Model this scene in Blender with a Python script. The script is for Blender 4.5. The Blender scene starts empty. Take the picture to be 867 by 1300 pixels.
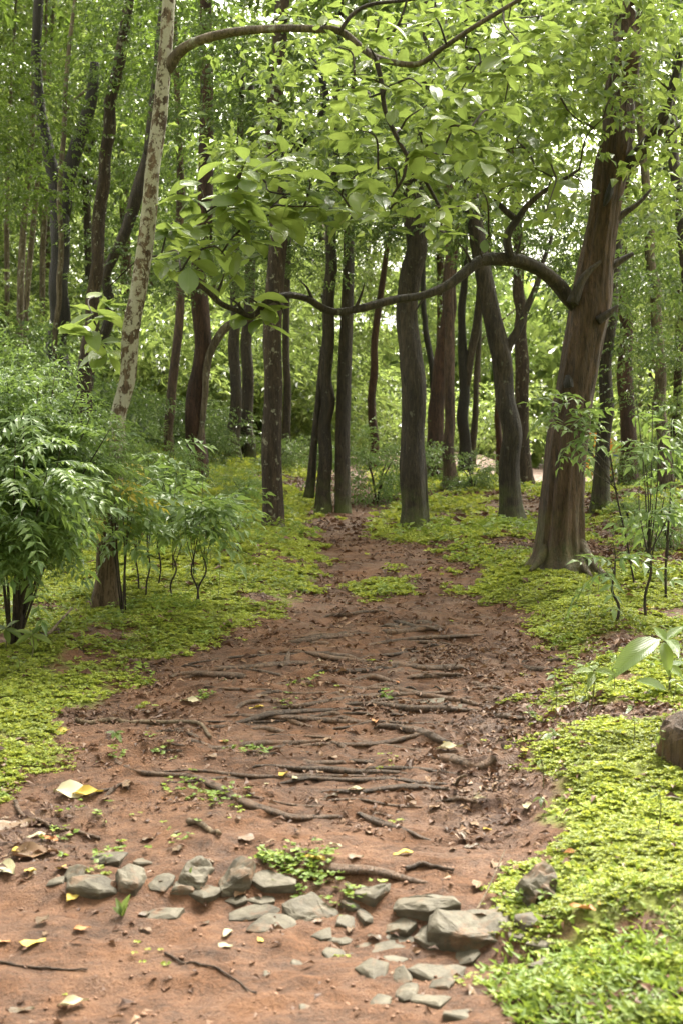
import bpy, bmesh, math, random
import numpy as np
from mathutils import Vector, Matrix

random.seed(7)
RNG = np.random.default_rng(7)
R = math.radians
scene = bpy.context.scene
COL = scene.collection

# ------------------------------------------------------------------ camera
CAM_H, F, PITCH = 1.55, 1805.0, math.atan(50 / 1805.0)
cam_data = bpy.data.cameras.new('camera')
cam = bpy.data.objects.new('camera', cam_data)
COL.objects.link(cam)
cam.location = (0, 0, CAM_H)
cam.rotation_euler = (R(90) - PITCH, 0, 0)
cam_data.sensor_fit = 'VERTICAL'
cam_data.sensor_height = 36.0
cam_data.sensor_width = 24.0
cam_data.lens = 50.0
cam_data.clip_start = 0.1
cam_data.clip_end = 1000
cam_data.dof.use_dof = True
cam_data.dof.focus_distance = 9.5
cam_data.dof.aperture_fstop = 4.5
scene.camera = cam

# ------------------------------------------------------------------ light
SUN_EL, SUN_AZ = R(56), R(28)          # azimuth clockwise from +Y
world = bpy.data.worlds.new('World')
scene.world = world
world.use_nodes = True
wn, wl = world.node_tree.nodes, world.node_tree.links
wn.clear()
w_out = wn.new('ShaderNodeOutputWorld')
w_bg = wn.new('ShaderNodeBackground')
w_sky = wn.new('ShaderNodeTexSky')
w_sky.sky_type = 'NISHITA'
w_sky.sun_disc = False
w_sky.sun_elevation = SUN_EL
w_sky.sun_rotation = SUN_AZ
w_sky.dust_density = 4.0
w_hs = wn.new('ShaderNodeHueSaturation')
w_hs.inputs['Saturation'].default_value = 0.10
w_tint = wn.new('ShaderNodeMix')
w_tint.data_type = 'RGBA'
w_tint.blend_type = 'MULTIPLY'
w_tint.inputs['Factor'].default_value = 1.0
w_tint.inputs['B'].default_value = (1.0, 0.95, 0.82, 1)
w_bg.inputs['Strength'].default_value = 0.15
wl.new(w_sky.outputs['Color'], w_hs.inputs['Color'])
wl.new(w_hs.outputs['Color'], w_tint.inputs['A'])
wl.new(w_tint.outputs['Result'], w_bg.inputs['Color'])
wl.new(w_bg.outputs['Background'], w_out.inputs['Surface'])

sun_data = bpy.data.lights.new('sun', 'SUN')
sun_data.energy = 3.6
sun_data.angle = R(22)
sun_data.color = (1.0, 0.95, 0.84)
sun = bpy.data.objects.new('sun', sun_data)
COL.objects.link(sun)
sd = Vector((math.sin(SUN_AZ) * math.cos(SUN_EL), math.cos(SUN_AZ) * math.cos(SUN_EL), math.sin(SUN_EL)))
sun.rotation_euler = sd.to_track_quat('Z', 'Y').to_euler()
sun.location = (0, 0, 40)

vs = scene.view_settings
vs.view_transform = 'Standard'
vs.look = 'None'
vs.gamma = 1.0
vs.exposure = 2.6
vs.use_curve_mapping = False
scene.cycles.max_bounces = 9
scene.cycles.diffuse_bounces = 6
scene.cycles.glossy_bounces = 3
scene.cycles.transmission_bounces = 5
scene.cycles.caustics_reflective = False
scene.cycles.caustics_refractive = False
scene.cycles.use_denoising = True
scene.cycles.sample_clamp_indirect = 4.0
try:
    scene.cycles.denoiser = 'OPENIMAGEDENOISE'
    scene.cycles.denoising_input_passes = 'RGB_ALBEDO_NORMAL'
    scene.cycles.denoising_prefilter = 'ACCURATE'
except Exception:
    pass


# ------------------------------------------------------------------ noise
def _hash(ix, iy, seed):
    h = (ix.astype(np.int64) * 374761393 + iy.astype(np.int64) * 668265263 + seed * 974711) & 0xFFFFFFFF
    h = ((h ^ (h >> 13)) * 1274126177) & 0xFFFFFFFF
    h = h ^ (h >> 16)
    return (h & 0xFFFFFF) / float(0xFFFFFF)


def vnoise(x, y, seed=0):
    x = np.asarray(x, float); y = np.asarray(y, float)
    ix, iy = np.floor(x), np.floor(y)
    fx, fy = x - ix, y - iy
    fx = fx * fx * (3 - 2 * fx); fy = fy * fy * (3 - 2 * fy)
    a = _hash(ix, iy, seed); b = _hash(ix + 1, iy, seed)
    c = _hash(ix, iy + 1, seed); d = _hash(ix + 1, iy + 1, seed)
    return (a * (1 - fx) + b * fx) * (1 - fy) + (c * (1 - fx) + d * fx) * fy


def fbm(x, y, seed=0, octv=4):
    s, amp, tot = 0, 1.0, 0
    x = np.asarray(x, float); y = np.asarray(y, float)
    for k in range(octv):
        s = s + amp * vnoise(x * 2 ** k, y * 2 ** k, seed + k * 17)
        tot += amp
        amp *= 0.5
    return s / tot


def sstep(a, b, x):
    t = np.clip((np.asarray(x, float) - a) / (b - a), 0, 1)
    return t * t * (3 - 2 * t)


# ------------------------------------------------------------------ ground shape
_by = np.array([-200, 3.0, 4.6, 5.3, 6.2, 9, 12, 15, 18, 22, 28, 40, 60, 150])
_bz = np.array([0, 0.0, 0.03, 0.10, 0.21, 0.47, 0.72, 0.88, 1.02, 1.21, 1.46, 1.85, 2.4, 5.0])
_ty = np.linspace(-10, 150, 3201)
_tz = np.interp(_ty, _by, _bz)
_k = np.ones(21) / 21
_tz = np.convolve(np.pad(_tz, 10, mode='edge'), _k, mode='valid')
# path edges in metres: (distance, left x, right x)
_pe = np.array([
    (-10, -3.2, 0.5), (3.0, -3.0, 0.40), (3.9, -2.4, 0.38), (4.6, -1.75, 0.52), (5.4, -1.50, 0.56),
    (6.2, -1.22, 0.66), (6.9, -1.20, 0.86), (7.6, -1.18, 1.06), (8.4, -1.06, 1.20), (9.1, -0.50, 1.15),
    (10.2, -0.12, 0.93), (11.6, -0.02, 0.92), (13.0, -0.05, 0.80), (14.4, -0.30, 0.45), (200, -0.3, 0.45)])


def path_lr(y):
    return np.interp(y, _pe[:, 0], _pe[:, 1]), np.interp(y, _pe[:, 0], _pe[:, 2])


def edge_dist(x, y):
    """signed distance from the path edge, positive outside (either side), plus side"""
    l, r = path_lr(y)
    wob = (fbm(np.asarray(x) * 1.9, np.asarray(y) * 1.9, 5, 5) - 0.5) * 0.85
    dl, dr = l - x, x - r
    return np.maximum(dl, dr) + wob * 0.7, dl > dr


ROOT_SEGS = []      # filled before the final ground mesh: (ax, ay, bx, by, r)


def ground(x, y, detail=True):
    x = np.asarray(x, float); y = np.asarray(y, float)
    z = np.interp(y, _ty, _tz)
    l, r = path_lr(y)
    sl, sr = np.maximum(l - x, 0), np.maximum(x - r, 0)
    near = 1 - sstep(13, 16, y)
    z = z + near * (0.08 * sstep(0, 0.6, sl) + 0.10 * sstep(0, 0.5, sr) + 0.035 * np.minimum(sr, 6) + 0.01 * np.minimum(sl, 6))
    # hillside rising on the left, low bank on the right
    ll = np.maximum(-0.1 - x - 0.5, 0)
    z = z + sstep(12.5, 22, y) * (0.25 * np.minimum(ll, 14)) * (1 - 0.5 * sstep(30, 70, y))
    rr = np.maximum(x - 2.3, 0)
    z = z + sstep(11, 16, y) * 0.20 * np.minimum(rr, 10) * (1 - sstep(17, 22, y))
    z = z - 0.9 * sstep(21, 40, y) * sstep(0.085, 0.14, x / np.maximum(y, 1)) * sstep(2, 3.5, x)      # the clearing on the right lies lower
    # drop behind the stones
    line = 4.92 + 0.0 * x - 0.55 * sstep(-0.2, 0.7, x)
    z = z + near * 0.075 * sstep(-0.12, 0.10, y - line) * sstep(2.0, 1.6, np.abs(x)) - near * 0.02
    z = z + (fbm(x * 0.35, y * 0.35, 11, 3) - 0.5) * 0.20 * sstep(9, 20, y)
    z = z + (fbm(x * 1.1, y * 1.1, 3, 3) - 0.5) * 0.10
    if detail:
        inn = 1 - sstep(-0.05, 0.25, np.maximum(sl, sr))
        z = z + (fbm(x * 2.6, y * 6.5, 21, 4) - 0.5) * 0.085 * (0.45 + 0.55 * inn) * (1 - sstep(14, 25, y))
        z = z + (fbm(x * 16, y * 22, 31, 4) - 0.5) * 0.030 * (1 - sstep(9, 14, y))
        m = np.maximum(sl, sr)
        z = z + (fbm(x * 7, y * 7, 41, 3) - 0.4) * 0.06 * sstep(0.05, 0.4, m) * (1 - sstep(12, 22, y))
        up_, dn_ = np.zeros_like(z), np.zeros_like(z)
        for (ax, ay, bx, by, rad) in ROOT_SEGS:
            sel = (np.abs(y - (ay + by) / 2) < abs(by - ay) / 2 + 0.45) & (np.abs(x - (ax + bx) / 2) < abs(bx - ax) / 2 + 0.45)
            if not np.any(sel):
                continue
            px, py = x[sel], y[sel]
            dx, dy = bx - ax, by - ay
            t = np.clip(((px - ax) * dx + (py - ay) * dy) / (dx * dx + dy * dy + 1e-9), 0, 1)
            ex, ey = px - (ax + t * dx), py - (ay + t * dy)
            dd = np.sqrt(ex * ex + ey * ey)
            lift = np.where(ey > 0, np.exp(-(dd / 0.18) ** 2) * 1.15 * rad, np.exp(-(dd / (0.02 + rad)) ** 2) * 0.9 * rad)
            up_[sel] = np.maximum(up_[sel], lift)
            dn_[sel] = np.maximum(dn_[sel], np.where(ey < 0, 1, 0) * (np.exp(-((dd - 0.06) / 0.05) ** 2)) * 0.5 * rad)
        z = z + up_ - dn_
    return z


def gz(x, y):
    return float(ground(np.array([x]), np.array([y]))[0])


def ray(px, row):
    u, v = (px - 433.5) / F, (650 - row) / F
    cp, sp = math.cos(PITCH), math.sin(PITCH)
    return np.array([u, cp + v * sp, -sp + v * cp])


def P(px, row, d):
    k = ray(px, row)
    k = k / k[1]
    return np.array([0, 0, CAM_H]) + k * d


_tt = np.concatenate([np.arange(3, 12, 0.01), np.arange(12, 90, 0.04)])


def hit(px, row, fallback=20.0):
    k = ray(px, row); k = k / k[1]
    xs, ys, zs = k[0] * _tt, _tt, CAM_H + k[2] * _tt
    g = ground(xs.copy(), ys.copy())
    w = np.where(zs <= g)[0]
    i = w[0] if len(w) else int(np.argmin(np.abs(_tt - fallback)))
    return np.array([xs[i], ys[i], g[i]])


# ------------------------------------------------------------------ object helpers
def mesh_np(name, verts, faces, mat, smooth=True):
    """verts (N,3); faces: list of int arrays (M,3) or (M,4)"""
    me = bpy.data.meshes.new(name)
    verts = np.asarray(verts, np.float32)
    fl = faces if isinstance(faces, list) else [faces]
    fl = [np.asarray(f, np.int32) for f in fl if len(f)]
    nl = sum(f.size for f in fl); nf = sum(len(f) for f in fl)
    me.vertices.add(len(verts)); me.vertices.foreach_set('co', verts.ravel())
    me.loops.add(nl); me.loops.foreach_set('vertex_index', np.concatenate([f.ravel() for f in fl]))
    me.polygons.add(nf)
    sizes = np.concatenate([np.full(len(f), f.shape[1], np.int32) for f in fl])
    me.polygons.foreach_set('loop_start', np.concatenate([[0], np.cumsum(sizes)[:-1]]).astype(np.int32))
    me.polygons.foreach_set('use_smooth', np.full(nf, smooth))
    me.update(calc_edges=True)
    if mat:
        me.materials.append(mat)
    return me


def part(name, me, parent=None, loc=(0, 0, 0), label=None, kind=None):
    o = bpy.data.objects.new(name, me)
    COL.objects.link(o)
    o.location = loc
    if parent is not None:
        o.parent = parent
    if label:
        o['label'] = label
    if kind:
        o['kind'] = kind
    return o


def tag(o, label=None, cat=None, group=None, kind=None):
    if label: o['label'] = label
    if cat: o['category'] = cat
    if group: o['group'] = group
    if kind: o['kind'] = kind
    return o


def thing(name, label, cat, loc, group=None):
    o = bpy.data.objects.new(name, None)
    COL.objects.link(o)
    o.empty_display_size = 0.2
    o.location = loc
    return tag(o, label, cat, group)


def copy_tree(o, parent=None):
    c = o.copy()
    COL.objects.link(c)
    if parent is not None:
        c.parent = parent
    for ch in list(o.children):
        copy_tree(ch, c)
    return c


def joinv(chunks):
    """[(verts, faces)] -> one"""
    vs_, fs_, off = [], {}, 0
    for v, f in chunks:
        vs_.append(v)
        for ff in (f if isinstance(f, list) else [f]):
            if len(ff):
                fs_.setdefault(ff.shape[1], []).append(np.asarray(ff) + off)
        off += len(v)
    return np.concatenate(vs_), [np.concatenate(x) for x in fs_.values()]


# ------------------------------------------------------------------ materials
def new_mat(name):
    m = bpy.data.materials.new(name)
    m.use_nodes = True
    n, l = m.node_tree.nodes, m.node_tree.links
    n.clear()
    out = n.new('ShaderNodeOutputMaterial')
    return m, n, l, out


def ramp(n, stops):
    r = n.new('ShaderNodeValToRGB')
    e = r.color_ramp.elements
    while len(e) < len(stops):
        e.new(0.5)
    for k, (p, c) in enumerate(stops):
        e[k].position = p
        e[k].color = (*c, 1)
    return r


def noise(n, l, vec, scale, detail=4, rough=0.55, dist=0.0):
    t = n.new('ShaderNodeTexNoise')
    t.inputs['Scale'].default_value = scale
    t.inputs['Detail'].default_value = detail
    t.inputs['Roughness'].default_value = rough
    t.inputs['Distortion'].default_value = dist
    if vec is not None:
        l.new(vec, t.inputs['Vector'])
    return t


def mixc(n, l, fac, a, b, mode='MIX'):
    x = n.new('ShaderNodeMix')
    x.data_type = 'RGBA'
    x.blend_type = mode
    for sock, val in (('Factor', fac), ('A', a), ('B', b)):
        s = [q for q in x.inputs if q.name == sock and (q.type == 'RGBA' or (sock == 'Factor' and q.type == 'VALUE'))][0]
        if hasattr(val, 'is_output'):
            l.new(val, s)
        elif sock == 'Factor':
            s.default_value = val
        else:
            s.default_value = (*val, 1)
    return [q for q in x.outputs if q.type == 'RGBA'][0]


def mapv(n, l, src, scale=(1, 1, 1), loc=(0, 0, 0)):
    m = n.new('ShaderNodeMapping')
    m.inputs['Scale'].default_value = scale
    m.inputs['Location'].default_value = loc
    l.new(src, m.inputs['Vector'])
    return m.outputs['Vector']


def leaf_mat(name, cols, trans=(0.25, 0.37, 0.07), tmix=0.42, rough=0.38, veins=False, spec=0.5, patch=None):
    m, n, l, out = new_mat(name)
    g = n.new('ShaderNodeNewGeometry')
    oi = n.new('ShaderNodeObjectInfo')
    add = n.new('ShaderNodeMath'); add.operation = 'ADD'
    fr = n.new('ShaderNodeMath'); fr.operation = 'FRACT'
    l.new(g.outputs['Random Per Island'], add.inputs[0])
    if veins:
        l.new(oi.outputs['Random'], add.inputs[1])
    else:
        add.inputs[1].default_value = 0.0
    l.new(add.outputs[0], fr.inputs[0])
    rp = ramp(n, cols)
    l.new(fr.outputs[0], rp.inputs['Fac'])
    tc = n.new('ShaderNodeTexCoord')
    nz = noise(n, l, tc.outputs['Object'], 1.3, 2)
    basec = rp.outputs['Color']
    if patch:
        n_p = noise(n, l, tc.outputs['Object'], 3.2, 5, 0.65)
        pr_ = ramp(n, [(0.44, (0, 0, 0)), (0.62, (1, 1, 1))])
        l.new(n_p.outputs['Fac'], pr_.inputs['Fac'])
        basec = mixc(n, l, pr_.outputs['Color'], basec, patch)
    var = n.new('ShaderNodeMapRange')
    var.inputs['From Min'].default_value = 0.3; var.inputs['From Max'].default_value = 0.7
    var.inputs['To Min'].default_value = 0.80; var.inputs['To Max'].default_value = 1.2
    l.new(nz.outputs['Fac'], var.inputs['Value'])
    hsv = n.new('ShaderNodeHueSaturation')
    l.new(basec, hsv.inputs['Color'])
    l.new(var.outputs[0], hsv.inputs['Value'])
    p = n.new('ShaderNodeBsdfPrincipled')
    col = hsv.outputs['Color']
    if veins:
        sx = n.new('ShaderNodeSeparateXYZ')
        l.new(tc.outputs['Object'], sx.inputs[0])
        ab = n.new('ShaderNodeMath'); ab.operation = 'ABSOLUTE'
        l.new(sx.outputs['Y'], ab.inputs[0])
        mu = n.new('ShaderNodeMath'); mu.operation = 'MULTIPLY_ADD'
        mu.inputs[1].default_value = -0.8
        l.new(ab.outputs[0], mu.inputs[0]); l.new(sx.outputs['X'], mu.inputs[2])
        sc = n.new('ShaderNodeMath'); sc.operation = 'MULTIPLY'; sc.inputs[1].default_value = 190
        l.new(mu.outputs[0], sc.inputs[0])
        sn = n.new('ShaderNodeMath'); sn.operation = 'SINE'
        l.new(sc.outputs[0], sn.inputs[0])
        pw = n.new('ShaderNodeMapRange')
        pw.inputs['From Min'].default_value = 0.75; pw.inputs['From Max'].default_value = 1.0
        l.new(sn.outputs[0], pw.inputs['Value'])
        mr = n.new('ShaderNodeMapRange')
        mr.inputs['From Min'].default_value = 0.004; mr.inputs['From Max'].default_value = 0.001
        l.new(ab.outputs[0], mr.inputs['Value'])
        mx = n.new('ShaderNodeMath'); mx.operation = 'MAXIMUM'
        l.new(pw.outputs[0], mx.inputs[0]); l.new(mr.outputs[0], mx.inputs[1])
        f2 = n.new('ShaderNodeMath'); f2.operation = 'MULTIPLY'; f2.inputs[1].default_value = 0.30
        l.new(mx.outputs[0], f2.inputs[0])
        col = mixc(n, l, f2.outputs[0], col, (0.32, 0.38, 0.12))
        bp = n.new('ShaderNodeBump'); bp.inputs['Strength'].default_value = 0.5; bp.inputs['Distance'].default_value = 0.002
        l.new(sn.outputs[0], bp.inputs['Height']); l.new(bp.outputs[0], p.inputs['Normal'])
    l.new(col, p.inputs['Base Color'])
    p.inputs['Roughness'].default_value = rough
    p.inputs['Specular IOR Level'].default_value = spec
    t = n.new('ShaderNodeBsdfTranslucent')
    tcol = mixc(n, l, 0.5, col, trans)
    l.new(tcol, t.inputs['Color'])
    ms = n.new('ShaderNodeMixShader')
    ms.inputs[0].default_value = tmix
    l.new(p.outputs[0], ms.inputs[1]); l.new(t.outputs[0], ms.inputs[2])
    l.new(ms.outputs[0], out.inputs['Surface'])
    return m


def bark_mat(name, dark, light, lichen=0.0, lichen_col=(0.42, 0.43, 0.34), rough=0.75, moss=0.0, lich_scale=9.0, pale_above=None):
    m, n, l, out = new_mat(name)
    tc = n.new('ShaderNodeTexCoord')
    oi = n.new('ShaderNodeObjectInfo')
    v = tc.outputs['Object']
    vs_ = mapv(n, l, v, (9, 9, 1.7))
    n1 = noise(n, l, vs_, 3.0, 8, 0.7, 0.6)
    n2 = noise(n, l, v, 2.2, 3)
    rp = ramp(n, [(0.34, dark), (0.52, tuple((a + b) / 2 for a, b in zip(dark, light))), (0.66, light), (0.8, tuple(q * 1.35 for q in light))])
    l.new(n1.outputs['Fac'], rp.inputs['Fac'])
    c2 = mixc(n, l, 0.55, rp.outputs['Color'], n2.outputs['Fac'], 'MULTIPLY')
    col = mixc(n, l, 0.35, rp.outputs['Color'], c2)
    nc = noise(n, l, mapv(n, l, v, (13, 13, 2.2)), 3.2, 6, 0.72, 1.2)
    cr = ramp(n, [(0.40, (0.25, 0.25, 0.25)), (0.50, (1, 1, 1))])
    l.new(nc.outputs['Fac'], cr.inputs['Fac'])
    col = mixc(n, l, 0.75, col, cr.outputs['Color'], 'MULTIPLY')
    nw = noise(n, l, mapv(n, l, v, (3, 3, 0.6)), 1.6, 3, 0.6)
    wr = ramp(n, [(0.38, (0.55, 0.53, 0.52)), (0.62, (1.25, 1.22, 1.2))])
    l.new(nw.outputs['Fac'], wr.inputs['Fac'])
    col = mixc(n, l, 0.8, col, wr.outputs['Color'], 'MULTIPLY')
    if lichen > 0:
        n3 = noise(n, l, mapv(n, l, v, (1, 1, 0.75)), lich_scale, 8, 0.68, 0.2)
        lr = ramp(n, [(0.66 - lichen * 0.28, (0, 0, 0)), (0.72 - lichen * 0.28, (1, 1, 1))])
        l.new(n3.outputs['Fac'], lr.inputs['Fac'])
        lc = noise(n, l, v, 60, 3)
        lcol = mixc(n, l, lc.outputs['Fac'], tuple(q * 0.62 for q in lichen_col), lichen_col)
        fac = lr.outputs['Color']
        if pale_above is not None:
            sx = n.new('ShaderNodeSeparateXYZ'); l.new(v, sx.inputs[0])
            mr = n.new('ShaderNodeMapRange')
            mr.inputs['From Min'].default_value = pale_above[0]; mr.inputs['From Max'].default_value = pale_above[1]
            l.new(sx.outputs['Z'], mr.inputs['Value'])
            fm = n.new('ShaderNodeMath'); fm.operation = 'MULTIPLY'
            l.new(fac, fm.inputs[0]); l.new(mr.outputs[0], fm.inputs[1])
            fac = fm.outputs[0]
        col = mixc(n, l, fac, col, lcol)
    if moss > 0:
        sx = n.new('ShaderNodeSeparateXYZ'); l.new(v, sx.inputs[0])
        mr = n.new('ShaderNodeMapRange')
        mr.inputs['From Min'].default_value = 1.3; mr.inputs['From Max'].default_value = 0.0
        l.new(sx.outputs['Z'], mr.inputs['Value'])
        n4 = noise(n, l, v, 5, 5, 0.6)
        mm = n.new('ShaderNodeMath'); mm.operation = 'MULTIPLY'
        l.new(mr.outputs[0], mm.inputs[0]); l.new(n4.outputs['Fac'], mm.inputs[1])
        mr2 = n.new('ShaderNodeMapRange')
        mr2.inputs['From Min'].default_value = 0.30; mr2.inputs['From Max'].default_value = 0.62
        mr2.inputs['To Max'].default_value = moss
        l.new(mm.outputs[0], mr2.inputs['Value'])
        col = mixc(n, l, mr2.outputs[0], col, (0.11, 0.14, 0.03))
    p = n.new('ShaderNodeBsdfPrincipled')
    l.new(col, p.inputs['Base Color'])
    p.inputs['Roughness'].default_value = rough
    p.inputs['Specular IOR Level'].default_value = 0.35
    b = n.new('ShaderNodeBump')
    b.inputs['Strength'].default_value = 1.0
    b.inputs['Distance'].default_value = 0.05
    nb = noise(n, l, mapv(n, l, v, (11, 11, 2.4)), 4.0, 8, 0.74)
    l.new(nb.outputs['Fac'], b.inputs['Height'])
    l.new(b.outputs[0], p.inputs['Normal'])
    l.new(p.outputs[0], out.inputs['Surface'])
    return m


def simple_mat(name, c1, c2, scale=8, rough=0.7, bump=0.3, spec=0.4, detail=5, dist=0.01):
    m, n, l, out = new_mat(name)
    tc = n.new('ShaderNodeTexCoord')
    n1 = noise(n, l, tc.outputs['Object'], scale, detail, 0.62)
    rp = ramp(n, [(0.32, c1), (0.68, c2)])
    l.new(n1.outputs['Fac'], rp.inputs['Fac'])
    p = n.new('ShaderNodeBsdfPrincipled')
    l.new(rp.outputs['Color'], p.inputs['Base Color'])
    p.inputs['Roughness'].default_value = rough
    p.inputs['Specular IOR Level'].default_value = spec
    if bump:
        b = n.new('ShaderNodeBump'); b.inputs['Strength'].default_value = bump; b.inputs['Distance'].default_value = dist
        n2 = noise(n, l, tc.outputs['Object'], scale * 4, 6, 0.65)
        l.new(n2.outputs['Fac'], b.inputs['Height']); l.new(b.outputs[0], p.inputs['Normal'])
    l.new(p.outputs[0], out.inputs['Surface'])
    return m


G = dict
M = {}
M['leaf_mid'] = leaf_mat('forest_leaf', [(0.0, (0.014, 0.034, 0.010)), (0.45, (0.042, 0.080, 0.020)), (0.8, (0.090, 0.145, 0.036)), (1.0, (0.26, 0.32, 0.11))], tmix=0.34, rough=0.30, spec=0.7)
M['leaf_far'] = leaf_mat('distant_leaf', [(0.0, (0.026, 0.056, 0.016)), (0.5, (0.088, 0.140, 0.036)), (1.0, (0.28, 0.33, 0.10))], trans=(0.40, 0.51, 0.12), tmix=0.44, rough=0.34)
M['leaf_dark'] = leaf_mat('dark_leaf', [(0.0, (0.035, 0.065, 0.014)), (0.6, (0.065, 0.110, 0.022)), (1.0, (0.11, 0.165, 0.034))], trans=(0.25, 0.36, 0.05), tmix=0.40, rough=0.33)
M['leaf_big'] = leaf_mat('broad_leaf', [(0.0, (0.060, 0.110, 0.028)), (0.5, (0.115, 0.175, 0.042)), (1.0, (0.21, 0.27, 0.07))], trans=(0.40, 0.51, 0.10), tmix=0.38, rough=0.27, veins=True, spec=0.6)
M['leaf_broad'] = leaf_mat('broad_far_leaf', [(0.0, (0.045, 0.085, 0.022)), (0.5, (0.095, 0.150, 0.036)), (1.0, (0.21, 0.26, 0.07))], trans=(0.36, 0.46, 0.09), tmix=0.40, rough=0.28, spec=0.6)
M['leaf_frond'] = leaf_mat('frond_leaf', [(0.0, (0.045, 0.090, 0.028)), (0.5, (0.090, 0.155, 0.045)), (1.0, (0.16, 0.23, 0.075))], trans=(0.36, 0.50, 0.10), tmix=0.38, rough=0.40, spec=0.4)
M['leaf_yellow'] = leaf_mat('yellow_leaf', [(0.0, (0.30, 0.28, 0.04)), (1.0, (0.48, 0.40, 0.06))], trans=(0.6, 0.52, 0.07), tmix=0.35)
M['moss_leaf'] = leaf_mat('ground_cover_leaf', [(0.0, (0.13, 0.18, 0.034)), (0.35, (0.235, 0.295, 0.052)), (0.8, (0.33, 0.385, 0.075)), (1.0, (0.42, 0.43, 0.10))], trans=(0.6, 0.62, 0.07), tmix=0.34, rough=0.5, spec=0.22, patch=(0.16, 0.20, 0.045))
M['grass_leaf'] = leaf_mat('grass_blade', [(0.0, (0.085, 0.14, 0.020)), (0.5, (0.15, 0.22, 0.032)), (1.0, (0.24, 0.30, 0.055))], trans=(0.40, 0.50, 0.07), tmix=0.32, rough=0.5, spec=0.25, patch=(0.10, 0.15, 0.03))
M['litter_leaf'] = leaf_mat('litter_leaf', [(0.0, (0.045, 0.022, 0.014)), (0.4, (0.10, 0.050, 0.030)), (0.8, (0.14, 0.078, 0.046)), (1.0, (0.22, 0.135, 0.08))], trans=(0.2, 0.1, 0.05), tmix=0.1, rough=0.55, spec=0.25)

M['bark_red'] = bark_mat('wet_red_bark', (0.048, 0.029, 0.019), (0.165, 0.100, 0.066), lichen=0.0, rough=0.62, moss=0.5)
M['bark_dark'] = bark_mat('dark_wet_bark', (0.020, 0.015, 0.010), (0.088, 0.066, 0.045), lichen=0.17, lichen_col=(0.15, 0.15, 0.11), lich_scale=16, rough=0.6, moss=0.75)
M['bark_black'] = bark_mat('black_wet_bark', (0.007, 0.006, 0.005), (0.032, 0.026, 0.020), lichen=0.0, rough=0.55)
M['bark_mottle'] = bark_mat('lichen_bark', (0.030, 0.020, 0.014), (0.10, 0.068, 0.045), lichen=0.30, lichen_col=(0.27, 0.26, 0.19), lich_scale=13, rough=0.8)
M['bark_pale'] = bark_mat('pale_lichen_bark', (0.10, 0.065, 0.042), (0.22, 0.155, 0.105), lichen=0.72, lichen_col=(0.50, 0.48, 0.39), rough=0.85, lich_scale=18.0, pale_above=(0.5, 1.2))
M['bark_grey'] = bark_mat('pale_grey_bark', (0.10, 0.078, 0.055), (0.25, 0.205, 0.15), lichen=0.3, rough=0.85)
M['bark_orange'] = bark_mat('rusty_bark', (0.035, 0.018, 0.012), (0.11, 0.055, 0.036), rough=0.7)
M['twig'] = bark_mat('twig_bark', (0.030, 0.022, 0.016), (0.11, 0.085, 0.06), rough=0.75)
M['stem'] = simple_mat('green_stem', (0.06, 0.06, 0.025), (0.13, 0.12, 0.05), 20, 0.6, 0.1)
M['root'] = bark_mat('root_bark', (0.100, 0.062, 0.041), (0.27, 0.180, 0.125), lichen=0.42, lichen_col=(0.21, 0.115, 0.066), rough=0.66)
M['root_dark'] = bark_mat('dark_root_bark', (0.060, 0.038, 0.026), (0.18, 0.118, 0.080), rough=0.6)
M['stick'] = bark_mat('bare_stick', (0.17, 0.12, 0.075), (0.36, 0.28, 0.19), rough=0.8)


def stone_mat():
    m, n, l, out = new_mat('grey_stone')
    tc = n.new('ShaderNodeTexCoord'); oi = n.new('ShaderNodeObjectInfo'); g = n.new('ShaderNodeNewGeometry')
    off = n.new('ShaderNodeVectorMath'); off.operation = 'ADD'
    l.new(tc.outputs['Object'], off.inputs[0]); l.new(oi.outputs['Random'], off.inputs[1])
    n1 = noise(n, l, off.outputs[0], 11, 6, 0.6)
    rp = ramp(n, [(0.30, (0.040, 0.034, 0.024)), (0.52, (0.082, 0.071, 0.052)), (0.75, (0.130, 0.115, 0.086))])
    l.new(n1.outputs['Fac'], rp.inputs['Fac'])
    n2 = noise(n, l, off.outputs[0], 9, 5, 0.65, 0.3)
    dr = ramp(n, [(0.55, (0, 0, 0)), (0.68, (0.8, 0.8, 0.8))])
    l.new(n2.outputs['Fac'], dr.inputs['Fac'])
    col = mixc(n, l, dr.outputs['Color'], rp.outputs['Color'], (0.125, 0.066, 0.036))
    n5 = noise(n, l, off.outputs[0], 90, 3, 0.7)
    col = mixc(n, l, 0.35, col, mixc(n, l, n5.outputs['Fac'], (0.2, 0.2, 0.2), (1, 1, 1)), 'OVERLAY')
    p = n.new('ShaderNodeBsdfPrincipled')
    l.new(col, p.inputs['Base Color'])
    p.inputs['Roughness'].default_value = 0.72
    p.inputs['Specular IOR Level'].default_value = 0.28
    b = n.new('ShaderNodeBump'); b.inputs['Strength'].default_value = 0.7; b.inputs['Distance'].default_value = 0.008
    n3 = noise(n, l, tc.outputs['Object'], 28, 8, 0.68)
    l.new(n3.outputs['Fac'], b.inputs['Height']); l.new(b.outputs[0], p.inputs['Normal'])
    l.new(p.outputs[0], out.inputs['Surface'])
    return m


M['stone'] = stone_mat()


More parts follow.
